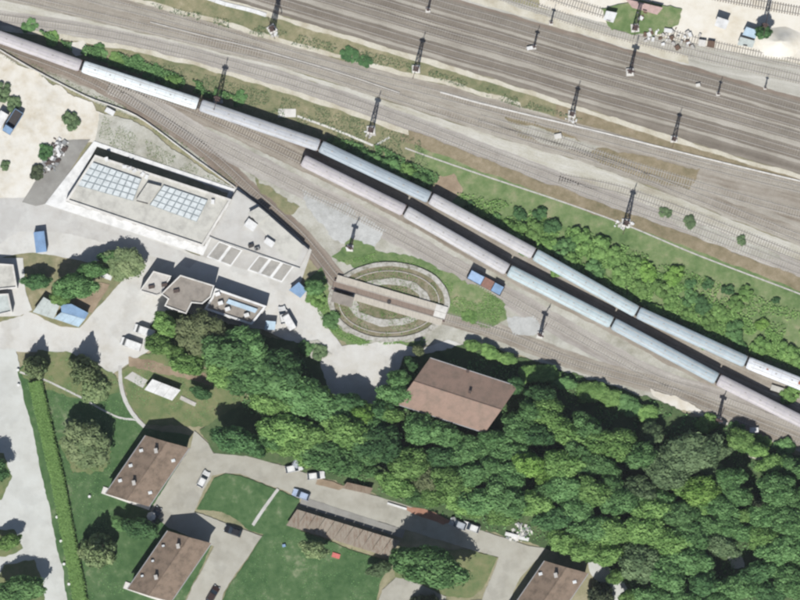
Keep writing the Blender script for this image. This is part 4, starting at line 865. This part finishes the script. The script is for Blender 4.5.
# ================================================ VEGETATION
LM = dict(M=leaf_mat('leaf_mid_green', (76, 112, 66), (126, 164, 106)), L=leaf_mat('leaf_light_green', (92, 126, 68), (146, 180, 108)), D=leaf_mat('leaf_dark_green', (60, 94, 58), (104, 142, 92)),
          O=leaf_mat('leaf_grey_olive', (84, 106, 74), (130, 152, 110)), Y=leaf_mat('leaf_yellow_green', (98, 134, 62), (146, 180, 98)), B=leaf_mat('twigs_brown', (90, 102, 70), (130, 138, 100)), C=leaf_mat('needle_dark', (62, 74, 58), (104, 114, 86)), P=leaf_mat('leaf_pale_olive', (110, 130, 90), (156, 170, 124)))
M['bark'] = paint('bark', (104, 90, 76), .95, .2, 3, stretch=(1, 1, .3), bump=.4)
def crown_mesh(seed, nl=26, leaves=120, leaf=.085, cone=False, lo=-.15):
    """leaf-sized faces spread over many uneven lumps of twigs; unit radius, unit height"""
    r = np.random.default_rng(seed); V = []; F = []; T = []; nv = 0
    lumps = []
    a0 = r.uniform(0, 6)
    for i in range(nl):
        if cone:
            z = (i+.5)/nl; a = i*2.4+a0; rr = (1-z)**.9*.78*r.uniform(.75, 1.1); lumps.append((rr*math.cos(a), rr*math.sin(a), z*1.0, (1-z)*.3+.045))
        else:
            u = i/nl; a = i*2.39996+a0; el = math.asin(min(1, lo+(1-lo)*u)); k = r.uniform(.5, .9); q = .78+.3*math.sin(2*a+a0)*r.uniform(.3, 1)
            lumps.append((k*q*math.cos(el)*math.cos(a), k*q*math.cos(el)*math.sin(a), (.5+.44*k*math.sin(el)), r.uniform(.22, .36)))
    for lx, ly, lz, lr in lumps:
        tint = r.uniform(.15, .85)
        n = max(20, int(leaves*(lr/.27)**2))
        d = r.normal(size=(n, 3)); d /= np.linalg.norm(d, axis=1)[:, None]; d[:, 2] = np.where(d[:, 2] < -.45, -d[:, 2], d[:, 2])
        rad = lr*r.uniform(.72, 1.12, n); p = np.array([lx, ly, lz])+d*rad[:, None]*np.array([1, 1, .72])
        nn = d+r.normal(scale=.36, size=(n, 3)); nn /= np.linalg.norm(nn, axis=1)[:, None]
        up = r.normal(size=(n, 3)); u = np.cross(nn, up); u /= np.linalg.norm(u, axis=1)[:, None]; w_ = np.cross(nn, u)
        s = leaf*r.uniform(.6, 1.35, n)[:, None]; s2 = s*r.uniform(.5, .8, n)[:, None]
        q = np.stack([p-u*s, p-w_*s2, p+u*s, p+w_*s2], 1).reshape(-1, 3)
        V.append(q); F += [(nv+4*i, nv+4*i+1, nv+4*i+2, nv+4*i+3) for i in range(n)]; nv += 4*n
        T.append(np.repeat(np.clip(tint+r.normal(scale=.16, size=n), 0, 1), 4))
        ico = ICO*(lr*.82)*(1+.16*r.normal(size=(len(ICO), 1)))*np.array([1, 1, .7])+np.array([lx, ly, lz])
        V.append(ico); F += [tuple(i+nv for i in f) for f in ICOF]; nv += len(ico); T.append(np.full(len(ico), tint*.9))
    me = bpy.data.meshes.new('crown'); me.from_pydata(np.concatenate(V).tolist(), [], F)
    at = me.attributes.new('tint', 'FLOAT', 'POINT'); at.data.foreach_set('value', np.concatenate(T).astype(np.float32)); me.materials.append(LM['M']); return me
bm = bmesh.new(); bmesh.ops.create_icosphere(bm, subdivisions=2, radius=1); ICO = np.array([v.co[:] for v in bm.verts]); ICOF = [tuple(v.index for v in f.verts) for f in bm.faces]; bm.free()
BIG = [crown_mesh(20+i, 30, 130, .062) for i in range(7)]
SMALL = [crown_mesh(60+i, 12, 70, .11, lo=-.4) for i in range(5)]
CONE = [crown_mesh(80+i, 34, 90, .06, True) for i in range(3)]
SPARSE = [crown_mesh(90+i, 24, 90, .06) for i in range(2)]
def trunk_mesh(seed):
    r = random.Random(seed); m = MB(); m.bar((0, 0, -.1), (r.uniform(-.04, .04), 0, .34), .055, 7, .042)
    me = bpy.data.meshes.new('trunk'); me.from_pydata(m.v, [], m.f); me.materials.append(M['bark'])
    lm = []
    for i in range(4):
        a = i*1.6+r.uniform(-.3, .3); b = MB(); b.bar((0, 0, .26+.03*i), (.3*math.cos(a), .3*math.sin(a), .6), .032, 5, .02); b.bar((.3*math.cos(a), .3*math.sin(a), .6), (.48*math.cos(a+.3), .48*math.sin(a+.3), .78), .02, 5, .008)
        l = bpy.data.meshes.new('limb'); l.from_pydata(b.v, [], b.f); l.materials.append(M['bark']); lm.append(l)
    return me, lm
TRK = [trunk_mesh(i) for i in range(3)]
def ob(name, me, par): o = bpy.data.objects.new(name, me); COL.objects.link(o); o.parent = par; return o
TREES = []
def tree(x, y, r, tone, h=None, label=None, group=None, shape='big', name='broadleaf_tree'):
    x += 1e-3*len(TREES)
    Rr = r*S*1.16; h = h or (Rr*1.25+3.2); t = thing(name, label or 'x', 'tree', (*P(x, y), 0), random.uniform(-.35, .35)+random.choice((0, math.pi)), group)
    lib = dict(big=BIG, cone=CONE, sparse=SPARSE)[shape]; tr, lm = random.choice(TRK)
    c = ob('crown', random.choice(lib), t); ex = random.uniform(1.06, 1.22) if shape == 'big' else 1; c.scale = (Rr*ex, Rr*(.86 if shape == 'big' else 1)*random.uniform(.95, 1.05), h*(.7 if shape != 'cone' else .95)); c.location = (0, 0, h*(.3 if shape != 'cone' else .05)); setmat(c, LM[tone])
    k = ob('trunk', tr, t); k.scale = (Rr*.8+.8, Rr*.8+.8, h*1.0)
    for l in (lm if r > 9 else lm[:2]): q = ob('limb', l, k)
    TREES.append((t, x, y, tone)); return t
def bush(x, y, r, tone, h=None, label=None, group=None):
    Rr = r*S*1.2; t = thing('bush', label or 'x', 'bush', (*P(x, y), 0), random.uniform(0, 6.28), group); h = h or Rr*.62
    c = ob('foliage', random.choice(SMALL), t); c.scale = (Rr, Rr, h); c.location = (0, 0, -.1*h); setmat(c, LM[tone])
    k = ob('stem', TRK[0][0], t); k.scale = (Rr, Rr, h*.8); return t
WOOD = '''166,324,11,L 160,345,11,L 202,333,23,B 178,352,9,L 190,364,13,L 225,352,20,M 245,343,17,M 222,372,15,L 262,376,24,M 238,380,15,M 284,368,18,D 272,404,16,L
300,398,23,M 284,428,20,L 310,438,19,L 332,414,21,M 346,432,20,L 362,414,14,Y 330,456,19,M 306,456,13,L 290,446,12,L 264,448,10,L 352,468,17,M 371,479,13,M 380,442,20,D 395,455,15,D
395,395,14,M 399,379,10,M 389,414,11,L 411,364,7,D 384,412,12,D 420,428,17,M 410,464,18,L 445,434,15,M 441,458,15,D 430,478,15,B 461,453,15,M 395,485,14,L 450,480,17,L 414,498,12,M 432,498,13,L
472,340,9,L 489,346,10,L 507,354,10,L 530,369,13,L 548,369,13,L 565,378,11,M 590,387,16,L 611,393,14,L 629,400,14,M 648,409,12,L
531,409,12,M 540,394,11,D 546,412,16,L 520,426,16,M 492,441,14,M 508,450,14,M 473,446,13,M 541,434,13,D 561,429,15,L 586,428,16,M 602,443,17,L 577,450,13,M 527,463,13,Y 545,474,12,Y 561,463,16,L 490,464,14,M 510,476,16,M 471,474,16,M
620,444,16,L 601,463,13,M 683,456,27,O 664,474,17,O 704,466,15,O 641,490,15,O 651,434,12,O 716,452,11,O 700,491,17,Y 681,484,12,L 735,494,13,M 720,506,14,M 741,441,12,L 756,449,9,L 776,488,17,M 792,468,14,M 762,514,14,M 786,519,17,M 806,497,15,M 812,472,14,M
460,500,14,L 480,500,17,M 505,496,19,M 500,519,17,L 472,515,13,L 530,501,16,L 549,492,13,M 566,487,17,M 590,491,17,L 553,519,15,D 577,509,15,M 593,529,17,M 563,540,13,L 585,549,14,L 607,554,13,L
622,500,17,M 650,508,17,L 676,514,16,M 611,530,17,L 640,530,18,L 665,540,17,L 692,534,16,M 707,525,13,M 640,564,19,O 665,573,18,M 690,561,17,M 702,582,15,D 721,545,14,O 724,524,13,M 756,571,15,D 780,549,18,M 790,579,17,M 766,592,14,D 735,587,16,M 716,602,15,M 682,600,15,M 652,597,14,M 801,533,15,M 761,537,14,L 812,560,16,M 742,532,12,M 655,556,10,M 616,575,9,L 822,590,16,M 630,596,10,L
515,385,9,D 640,455,14,M 610,482,13,M 590,470,11,D 575,525,9,L 452,462,9,M 365,455,13,M 346,450,12,M 320,398,13,L 350,402,11,D 372,424,12,M 253,362,12,M 212,352,12,L 658,498,12,M 700,508,11,L 745,515,10,L 770,465,12,L 728,478,12,M'''
LX, LY = [205, 246, 290, 330, 340, 376, 395, 452, 505, 515, 530, 546], [440, 450, 464, 479, 480, 482, 502, 517, 532, 524, 522, 540]
for q in WOOD.split():
    x, y, r, tn = q.split(','); x, y, r = float(x), float(y), float(r)
    band = y < 413 and y < 330+(x-470)*.42+14 and x > 470
    r *= .86 if band else 1.1
    if band: y += 5
    ly = np.interp(x, LX, LY)-2 if 205 < x < 550 else 999
    if y+r > ly: e = (y+r-ly); y -= e*.55; r -= e*.45
    tree(x, y, r, tn, 2.6 if band else (9.5 if r > 25 else (5.5 if (x > 640 and y < 470) else 10.5 if (y < 470 and x > 520) else 8.5 if (320 < x < 400 and y < 425) else None)), group='trees of the wood', shape='sparse' if tn == 'B' else 'big')
LAND = [('the white rubble heap', 520, 530), ('the sandy wood clearing', 736, 560), ('the beige path at the wood edge', 775, 463), ('the white curving path', 612, 573), ('the brown shed by the lane', 358, 488),
        ('the red brown soil', 428, 512), ('the white cars on the lane', 305, 470), ('the pale turning yard', 355, 378), ('the lowest hall corner', 472, 429), ('the hall corner by the turning yard', 398, 402),
        ('the hall corner toward the trains', 517, 386), ('the stony mound', 318, 350), ('the white roofed hut', 163, 389), ('the long office wing', 240, 318), ('the white mast cabinet', 716, 422), ('the turntable exit track', 480, 330),
        ('the sandy track bank', 680, 402), ('the large grey olive crown', 685, 448), ('the two yellow green crowns', 536, 468), ('the dead dark conifer', 757, 503), ('the bare brownish crown', 430, 478), ('the lower right house', 566, 570), ('the upper house court', 215, 452)]
TN = dict(M='mid green tree', L='light green tree', D='dark green tree', O='grey olive tree', Y='yellow green tree', B='bare brownish tree')
ORD = ['', 'second ', 'third ', 'fourth ', 'fifth ', 'sixth ', 'seventh ', 'eighth ', 'ninth ', 'tenth ', 'eleventh ', 'twelfth ', 'thirteenth ', 'fourteenth ', 'fifteenth ']
def rank_labels(items, land, names, pre=''):
    mid = 'of the wood, ' if not pre else ''
    for t, x, y, tn in items:
        best = None
        for ln, lx, ly in land:
            d = math.hypot(x-lx, y-ly); rk = sum(1 for _, a, b, q in items if q == tn and math.hypot(a-lx, b-ly) < d)
            if best is None or (rk, d) < best[:2]: best = (rk, d, ln)
        rk, d, ln = best; t['label'] = names[tn]+' '+mid+ORD[min(rk, 14)]+'nearest to '+ln
rank_labels(TREES, LAND, TN)
# trees standing apart, each with its own look and place
GT = 'garden and roadside trees'
for a in ((235, 438, 19, 'D', 8, 'dark round tree between the upper house court and the hut lawn', 'big'), (254, 446, 12, 'D', 7, 'smaller dark tree on the lane side of the round court tree', 'big'), (272, 440, 12, 'M', 7, 'mid green tree joining the court trees to the wood', 'big'),
    (201, 393, 9, 'D', 4.5, 'small dark tree at the corner of the white roofed hut', 'big'), (430, 565, 28, 'M', 11, 'big round tree on the triangle lawn shading the lane', 'big'), (404, 560, 14, 'M', 8, 'crown at the garage row end of the big round tree', 'big'),
    (87, 443, 25, 'P', 9, 'broad grey olive tree in the middle of the west lawn', 'sparse'), (98, 550, 18, 'P', 13.5, 'pale conical tree on the lawn beside the hedge', 'cone'), (36, 367, 12, 'P', 11, 'dark conifer at the lawn corner by the road', 'cone'),
    (84, 369, 14, 'P', 13, 'tallest dark conifer by the yard with a pointed shadow', 'cone'), (95, 388, 15, 'P', 5, 'low grey conifer below the tall pointed one', 'cone'), (140, 527, 15, 'D', 5.5, 'dark green tree squeezed between the two courtyard houses', 'big'), (120, 523, 8, 'M', 4, 'small tree on the lawn side of the squeezed one', 'big'),
    (313, 549, 12, 'P', 6, 'small pale tree on the play lawn below the garages', 'big'), (379, 569, 10, 'O', 5.5, 'small tree between the garage row and the bottom court', 'big'), (425, 610, 17, 'C', 11, 'dark conifer at the bottom edge by the triangle lawn', 'cone'),
    (600, 594, 13, 'C', 11, 'dark conifer between the lower right house and white path', 'cone'), (8, 542, 11, 'L', 5, 'small light green tree on the middle road island', 'big'), (20, 588, 20, 'M', 7, 'big round tree on the lowest road island', 'big'), (-8, 470, 16, 'D', 7, 'dark tree cut off at the edge by the road', 'big'),
    (76, 286, 17, 'M', 6.5, 'mid green tree beside the brown earth and sheds', 'big'), (93, 270, 11, 'M', 5.5, 'smaller tree touching the narrow white canopy', 'big'), (60, 298, 9, 'L', 4, 'light tree tucked behind the tin shed', 'big'), (126, 263, 19, 'P', 5.2, 'wide thin olive tree against the depot drive', 'sparse'), (110, 258, 10, 'M', 4.5, 'small tree between canopy and depot drive', 'big'), (36, 282, 11, 'D', 4, 'dark low tree beside the small white building', 'big'),
    (757, 503, 9, 'C', 11, 'dead looking dark conifer sticking out of the wood', 'cone'), (763, 33, 8, 'D', 5, 'dark bush like tree beside the shed on the sandy lot', 'big'), (315, 288, 9, 'M', 4, 'small tree behind the light blue pavilion', 'big'), (418, 350, 6, 'B', 4, 'thin bare tree at the hall corner shadow', 'sparse')):
    x, y, r, tn, h, lb, shp = a; h *= 1.3 if shp == 'big' and r > 10 else 1; tree(x, y, r, tn, h, lb, GT, shp, 'conifer' if shp == 'cone' else 'broadleaf_tree')
# hedge: one thing, trimmed box of leaves
def hedge(name, label, pts, wd, hh, tone):
    q = np.array([P(*p) for p in dense(pts, 1.5)]); mid = q[len(q)//2]; t = thing(name, label, 'hedge', (*mid, 0)); n = normals(q); r = np.random.default_rng(5); o = (*mid, 0)
    prof = [(-.5, 0), (-.5, .75), (-.38, 1), (0, 1.03), (.38, 1), (.5, .75), (.5, 0)]; vs = []
    for i in range(len(q)):
        for a, z in prof: p = q[i]+n[i]*a*wd*(.92+.1*r.random()); vs.append((p[0]-o[0], p[1]-o[1], z*hh*(.93+.1*r.random())))
    k = len(prof); F = [(i*k+j, i*k+j+1, (i+1)*k+j+1, (i+1)*k+j) for i in range(len(q)-1) for j in range(k-1)]; T = [.5]*len(vs)
    N = int(len(q)*wd*26)
    for _ in range(N):
        i = r.integers(len(q)); a = r.uniform(-.53, .53); e = abs(a) > .42; p = q[i]+n[i]*a*wd+r.normal(scale=.12, size=2); z = hh*(r.uniform(.3, .95) if e else r.uniform(.97, 1.09)); s = r.uniform(.1, .24); nn = Vector((r.normal()*.5, r.normal()*.5, 1)).normalized(); u = nn.orthogonal().normalized(); u.rotate(__import__('mathutils').Quaternion(nn, r.uniform(0, 6))); w_ = nn.cross(u); c = Vector((p[0]-o[0], p[1]-o[1], z)); b = len(vs)
        vs += [tuple(c-u*s), tuple(c-w_*s*.6), tuple(c+u*s), tuple(c+w_*s*.6)]; F.append((b, b+1, b+2, b+3)); T += [r.uniform(.2, .9)]*4
    me = bpy.data.meshes.new('foliage'); me.from_pydata(vs, [], F); at = me.attributes.new('tint', 'FLOAT', 'POINT'); at.data.foreach_set('value', np.array(T, np.float32)); me.materials.append(LM[tone]); ob('foliage', me, t); return t
hedge('hedge', 'long bright green trimmed hedge between road and west lawn', [(35.5, 382), (44, 420), (52, 455), (60, 490), (69, 540), (77, 580), (84, 625)], 3.1, 1.9, 'L')
# bushes on the embankment and the verges
BU = '''515,233,12,L 505,224,6,L 534,231,11,L 552,226,9,D 545,246,11,L 563,247,11,M 581,240,12,L 600,248,12,L 614,256,10,L 570,264,11,L 594,270,11,M 620,276,11,L 635,266,8,L 648,272,10,Y 674,276,10,Y 662,290,10,L 640,290,9,L 690,298,8,M 702,306,9,D 720,313,9,L 735,304,8,L 745,294,8,L 762,324,7,Y 734,330,10,M 710,322,9,L 688,316,8,L 670,302,8,L 760,346,10,L 786,352,10,L 740,346,7,M 800,362,9,L 470,206,5,D 484,214,5,L 497,216,4,M 526,250,8,L 557,271,7,L 605,288,8,L 626,300,7,L 655,312,8,L 682,330,7,M 706,342,7,L 520,214,7,D 540,214,7,D 728,290,6,D 708,284,6,D 690,284,6,D 776,300,4,D'''
BUSH = [(bush(float(a), float(b), float(r), tn, group='bushes on the green embankment'), float(a), float(b), tn) for a, b, r, tn in (q.split(',') for q in BU.split())]
BL = [('the mast by the cable trough', 626, 223), ('the white coach with rust', 775, 372), ('the bare earth patch', 445, 188), ('the pale pink upper coach', 482, 226), ('the cyan upper coach', 586, 283), ('the blue grey upper coach', 690, 336), ('the trough at the frame edge', 790, 290), ('the middle of the trough', 560, 201)]
rank_labels(BUSH, BL, dict(M='mid green embankment bush', L='light green embankment bush', D='dark low embankment bush', Y='yellow green embankment bush'), 'e')
SH = 1.25
for x, y, r, tn, lb in ((340, 147, 6, 'L', 'small light bush by the end of the cable path'), (356, 157, 8, 'M', 'mid green bush beside the striped coach, nearest the cable path'), (372, 160, 8, 'M', 'mid green bush below the verge mast'), (389, 166, 9, 'M', 'full green bush halfway along the striped coach'), (405, 174, 9, 'L', 'light bush near the far end of the striped coach'), (420, 182, 8, 'M', 'last green bush before the bare earth patch'),
    (100, 52, 6, 'M', 'low bush beside the brilliant white coach near the sandy patch'), (117, 60, 7, 'L', 'light low bush above the brilliant white coach'), (134, 64, 7, 'M', 'mid green low bush above the brilliant white coach middle'), (152, 73, 7, 'M', 'low bush above the far half of the brilliant white coach'), (172, 82, 7, 'L', 'light bush near the lattice mast and brilliant white coach'), (30, 26, 6, 'M', 'low bush above the pinkish edge coach'), (52, 38, 6, 'L', 'light low bush just before the small sandy patch'), (240, 98, 6, 'M', 'low bush past the lattice mast above the lavender coach'), (350, 55, 9, 'D', 'dark flat bush on the verge between tracks'), (365, 61, 7, 'D', 'smaller dark bush beside the flat verge bush'), 
    (665, 212, 6, 'O', 'olive weed bush on the pale sand above the lower track'), (690, 222, 7, 'O', 'second olive weed bush along the pale sand'), (741, 240, 5, 'O', 'olive weed bush furthest along the pale sand'),
    (3, 92, 9, 'O', 'olive bush at the left edge of the sand yard'), (14, 104, 8, 'O', 'olive bush just above the blue tipper truck'), (72, 121, 9, 'O', 'round olive bush on the sand yard edge above the ramp'), (46, 152, 8, 'D', 'dark bush on the scrap heap, upper one'), (37, 172, 8, 'C', 'brownish dark bush at the lower end of the scrap heap'), (5, 165, 5, 'O', 'small dry bush on the sand yard edge'),
    (331, 320, 7, 'M', 'green bush at the lower turntable rim'), (316, 300, 7, 'L', 'light bush between pavilion and turntable'), (470, 316, 6, 'L', 'light bush on the weeds past the turntable'), (707, 424, 9, 'L', 'light bush at the white mast cabinet'), (735, 432, 8, 'M', 'mid green bush on the track bank near the white cabinets'), (760, 444, 8, 'L', 'light bush between track bank and beige path'), (785, 449, 9, 'M', 'mid green bush at the track bank edge of frame'), (790, 395, 8, 'L', 'light bush between the last coaches of both trains'), (320, 352, 8, 'O', 'olive bush on the stony mound'), (306, 348, 6, 'M', 'green bush at the near side of the stony mound'), (183, 348, 7, 'L', 'light bush below the white vans and bare tree'), (500, 560, 0.1, 'M', '')):
    if lb: bush(x, y, r*(SH if tn in 'ML' else 1), tn, .55 if ('weed' in lb or 'flat' in lb or 'low bush' in lb) else None, lb, 'scattered bushes')
# low growth nobody could count
def litter(name, label, polys, n, smin, smax, zmax, tone, seed):
    r = np.random.default_rng(seed); V = []; T = []; cnt = 0
    from mathutils.geometry import intersect_point_tri_2d
    for poly, share in polys:
        tr = tessellate_polygon([[Vector((x, y, 0)) for x, y in poly]]); ar = np.array([abs(area([poly[i] for i in t])) for t in tr]); ch = r.choice(len(tr), int(n*share), p=ar/ar.sum())
        for k in ch:
            a, b, c = (np.array(poly[i]) for i in tr[k]); u, v = r.random(2)
            if u+v > 1: u, v = 1-u, 1-v
            p = a+(b-a)*u+(c-a)*v
            if noise.noise(Vector((p[0]*.06, p[1]*.06, seed))) < -.12: continue
            x, y = P(*p); z = r.uniform(.05, zmax)+LZ[0]*.004*.6; s = r.uniform(smin, smax); nn = np.array([r.normal()*.5, r.normal()*.5, 1]); nn /= np.linalg.norm(nn); th = r.uniform(0, 6.28)
            e = np.array([math.cos(th), math.sin(th), 0]); u_ = np.cross(nn, e); w_ = np.cross(nn, u_); c0 = np.array([x, y, z])
            V += [c0-u_*s, c0-w_*s*.6, c0+u_*s, c0+w_*s*.6]; T += [r.uniform(0, 1)]*4; cnt += 1
    me = bpy.data.meshes.new(name); me.from_pydata(np.array(V).tolist(), [], [(4*i, 4*i+1, 4*i+2, 4*i+3) for i in range(cnt)]); at = me.attributes.new('tint', 'FLOAT', 'POINT'); at.data.foreach_set('value', np.array(T, np.float32)); me.materials.append(LM[tone])
    return tag(ob(name, me, None), label, None, None, 'stuff')
EMB = [(455, 192), (500, 200), (600, 236), (700, 275), (800, 312), (850, 330), (850, 395), (746, 352), (637, 301), (534, 244), (470, 208)]
EMB2 = [(500, 225), (540, 215), (600, 240), (700, 295), (800, 345), (850, 380), (746, 354), (637, 303), (540, 250)]
litter('undergrowth', 'leafy undergrowth covering the green embankment', [(EMB, .3), (EMB2, .7)], 26000, .12, .36, .5, 'L', 1)
litter('undergrowth', 'dark leafy undergrowth on the floor of the wood', [([(160, 330), (230, 335), (300, 352), (332, 410), (374, 418), (410, 372), (480, 352), (600, 382), (720, 426), (850, 470), (850, 640), (640, 640), (600, 560), (480, 526), (365, 488), (260, 440), (230, 380)], 1)], 24000, .15, .4, .7, 'M', 2)
VG = [(28, 24), (66, 42), (110, 50), (200, 82), (240, 98), (215, 100), (120, 68), (60, 46)]
VG2 = [(325, 136), (380, 146), (440, 176), (432, 192), (380, 170), (330, 148)]
litter('undergrowth', 'green scrub along the bank above the upper train', [(VG, .6), (VG2, .4)], 9000, .12, .34, .6, 'M', 7)
litter('weeds', 'straw and olive weeds scattered on the verges between tracks', [([(150, 3), (280, 30), (400, 60), (500, 92), (590, 122), (520, 108), (440, 80), (280, 42), (160, 10)], .4), ([(100, 48), (220, 78), (320, 108), (420, 140), (430, 170), (320, 136), (200, 96), (100, 62)], .6)], 9000, .07, .2, .2, 'O', 3)
litter('weeds', 'green weeds growing round the turntable ring', [([(335, 262), (380, 252), (450, 275), (505, 302), (500, 325), (455, 312), (440, 285), (390, 264)], .5), ([(310, 290), (325, 275), (332, 310), (350, 333), (390, 341), (426, 337), (422, 342), (360, 346), (324, 328)], .5)], 6000, .07, .2, .2, 'L', 4)
PIT = [(389+54*math.cos(a), 302+34*math.sin(a)) for a in np.linspace(0, 6.28, 24, endpoint=False)]
litter('weeds', 'weeds growing over the rings inside the turntable', [(PIT, 1)], 5000, .06, .2, .42, 'L', 8)
litter('weeds', 'dry weeds on the stony plot and along the wall', [([(0, 56), (90, 102), (140, 122), (240, 190), (235, 180), (140, 112), (90, 92), (0, 46)], .5), ([(104, 116), (180, 158), (236, 190), (96, 142)], .5)], 3500, .06, .16, .12, 'P', 5)
litter('weeds', 'tufts of rough grass on the lawns by the houses', [([(22, 376), (66, 356), (118, 378), (140, 425), (104, 490), (130, 590), (92, 600), (60, 470)], .5), ([(266, 538), (300, 530), (390, 562), (376, 600), (224, 600)], .3), ([(140, 360), (210, 374), (240, 398), (200, 425), (130, 400)], .2)], 7000, .06, .2, .1, 'M', 6)
# ================================================ HAZE: two kilometres of summer air between the camera and the ground
hm = bpy.data.materials.new('haze'); hm.use_nodes = True; ht = hm.node_tree
for n_ in list(ht.nodes):
    if n_.type != 'OUTPUT_MATERIAL': ht.nodes.remove(n_)
pv = ht.nodes.new('ShaderNodeVolumePrincipled'); pv.inputs['Color'].default_value = (.86, .9, 1, 1); pv.inputs['Density'].default_value = 1.1e-5
ht.links.new(pv.outputs[0], ht.nodes['Material Output'].inputs['Volume'])
tag(MB().box((0, 0, 1000.5), (9100, 9100, 2003)).build('haze', hm), 'thin summer haze in the air over the rail yard', kind='stuff')
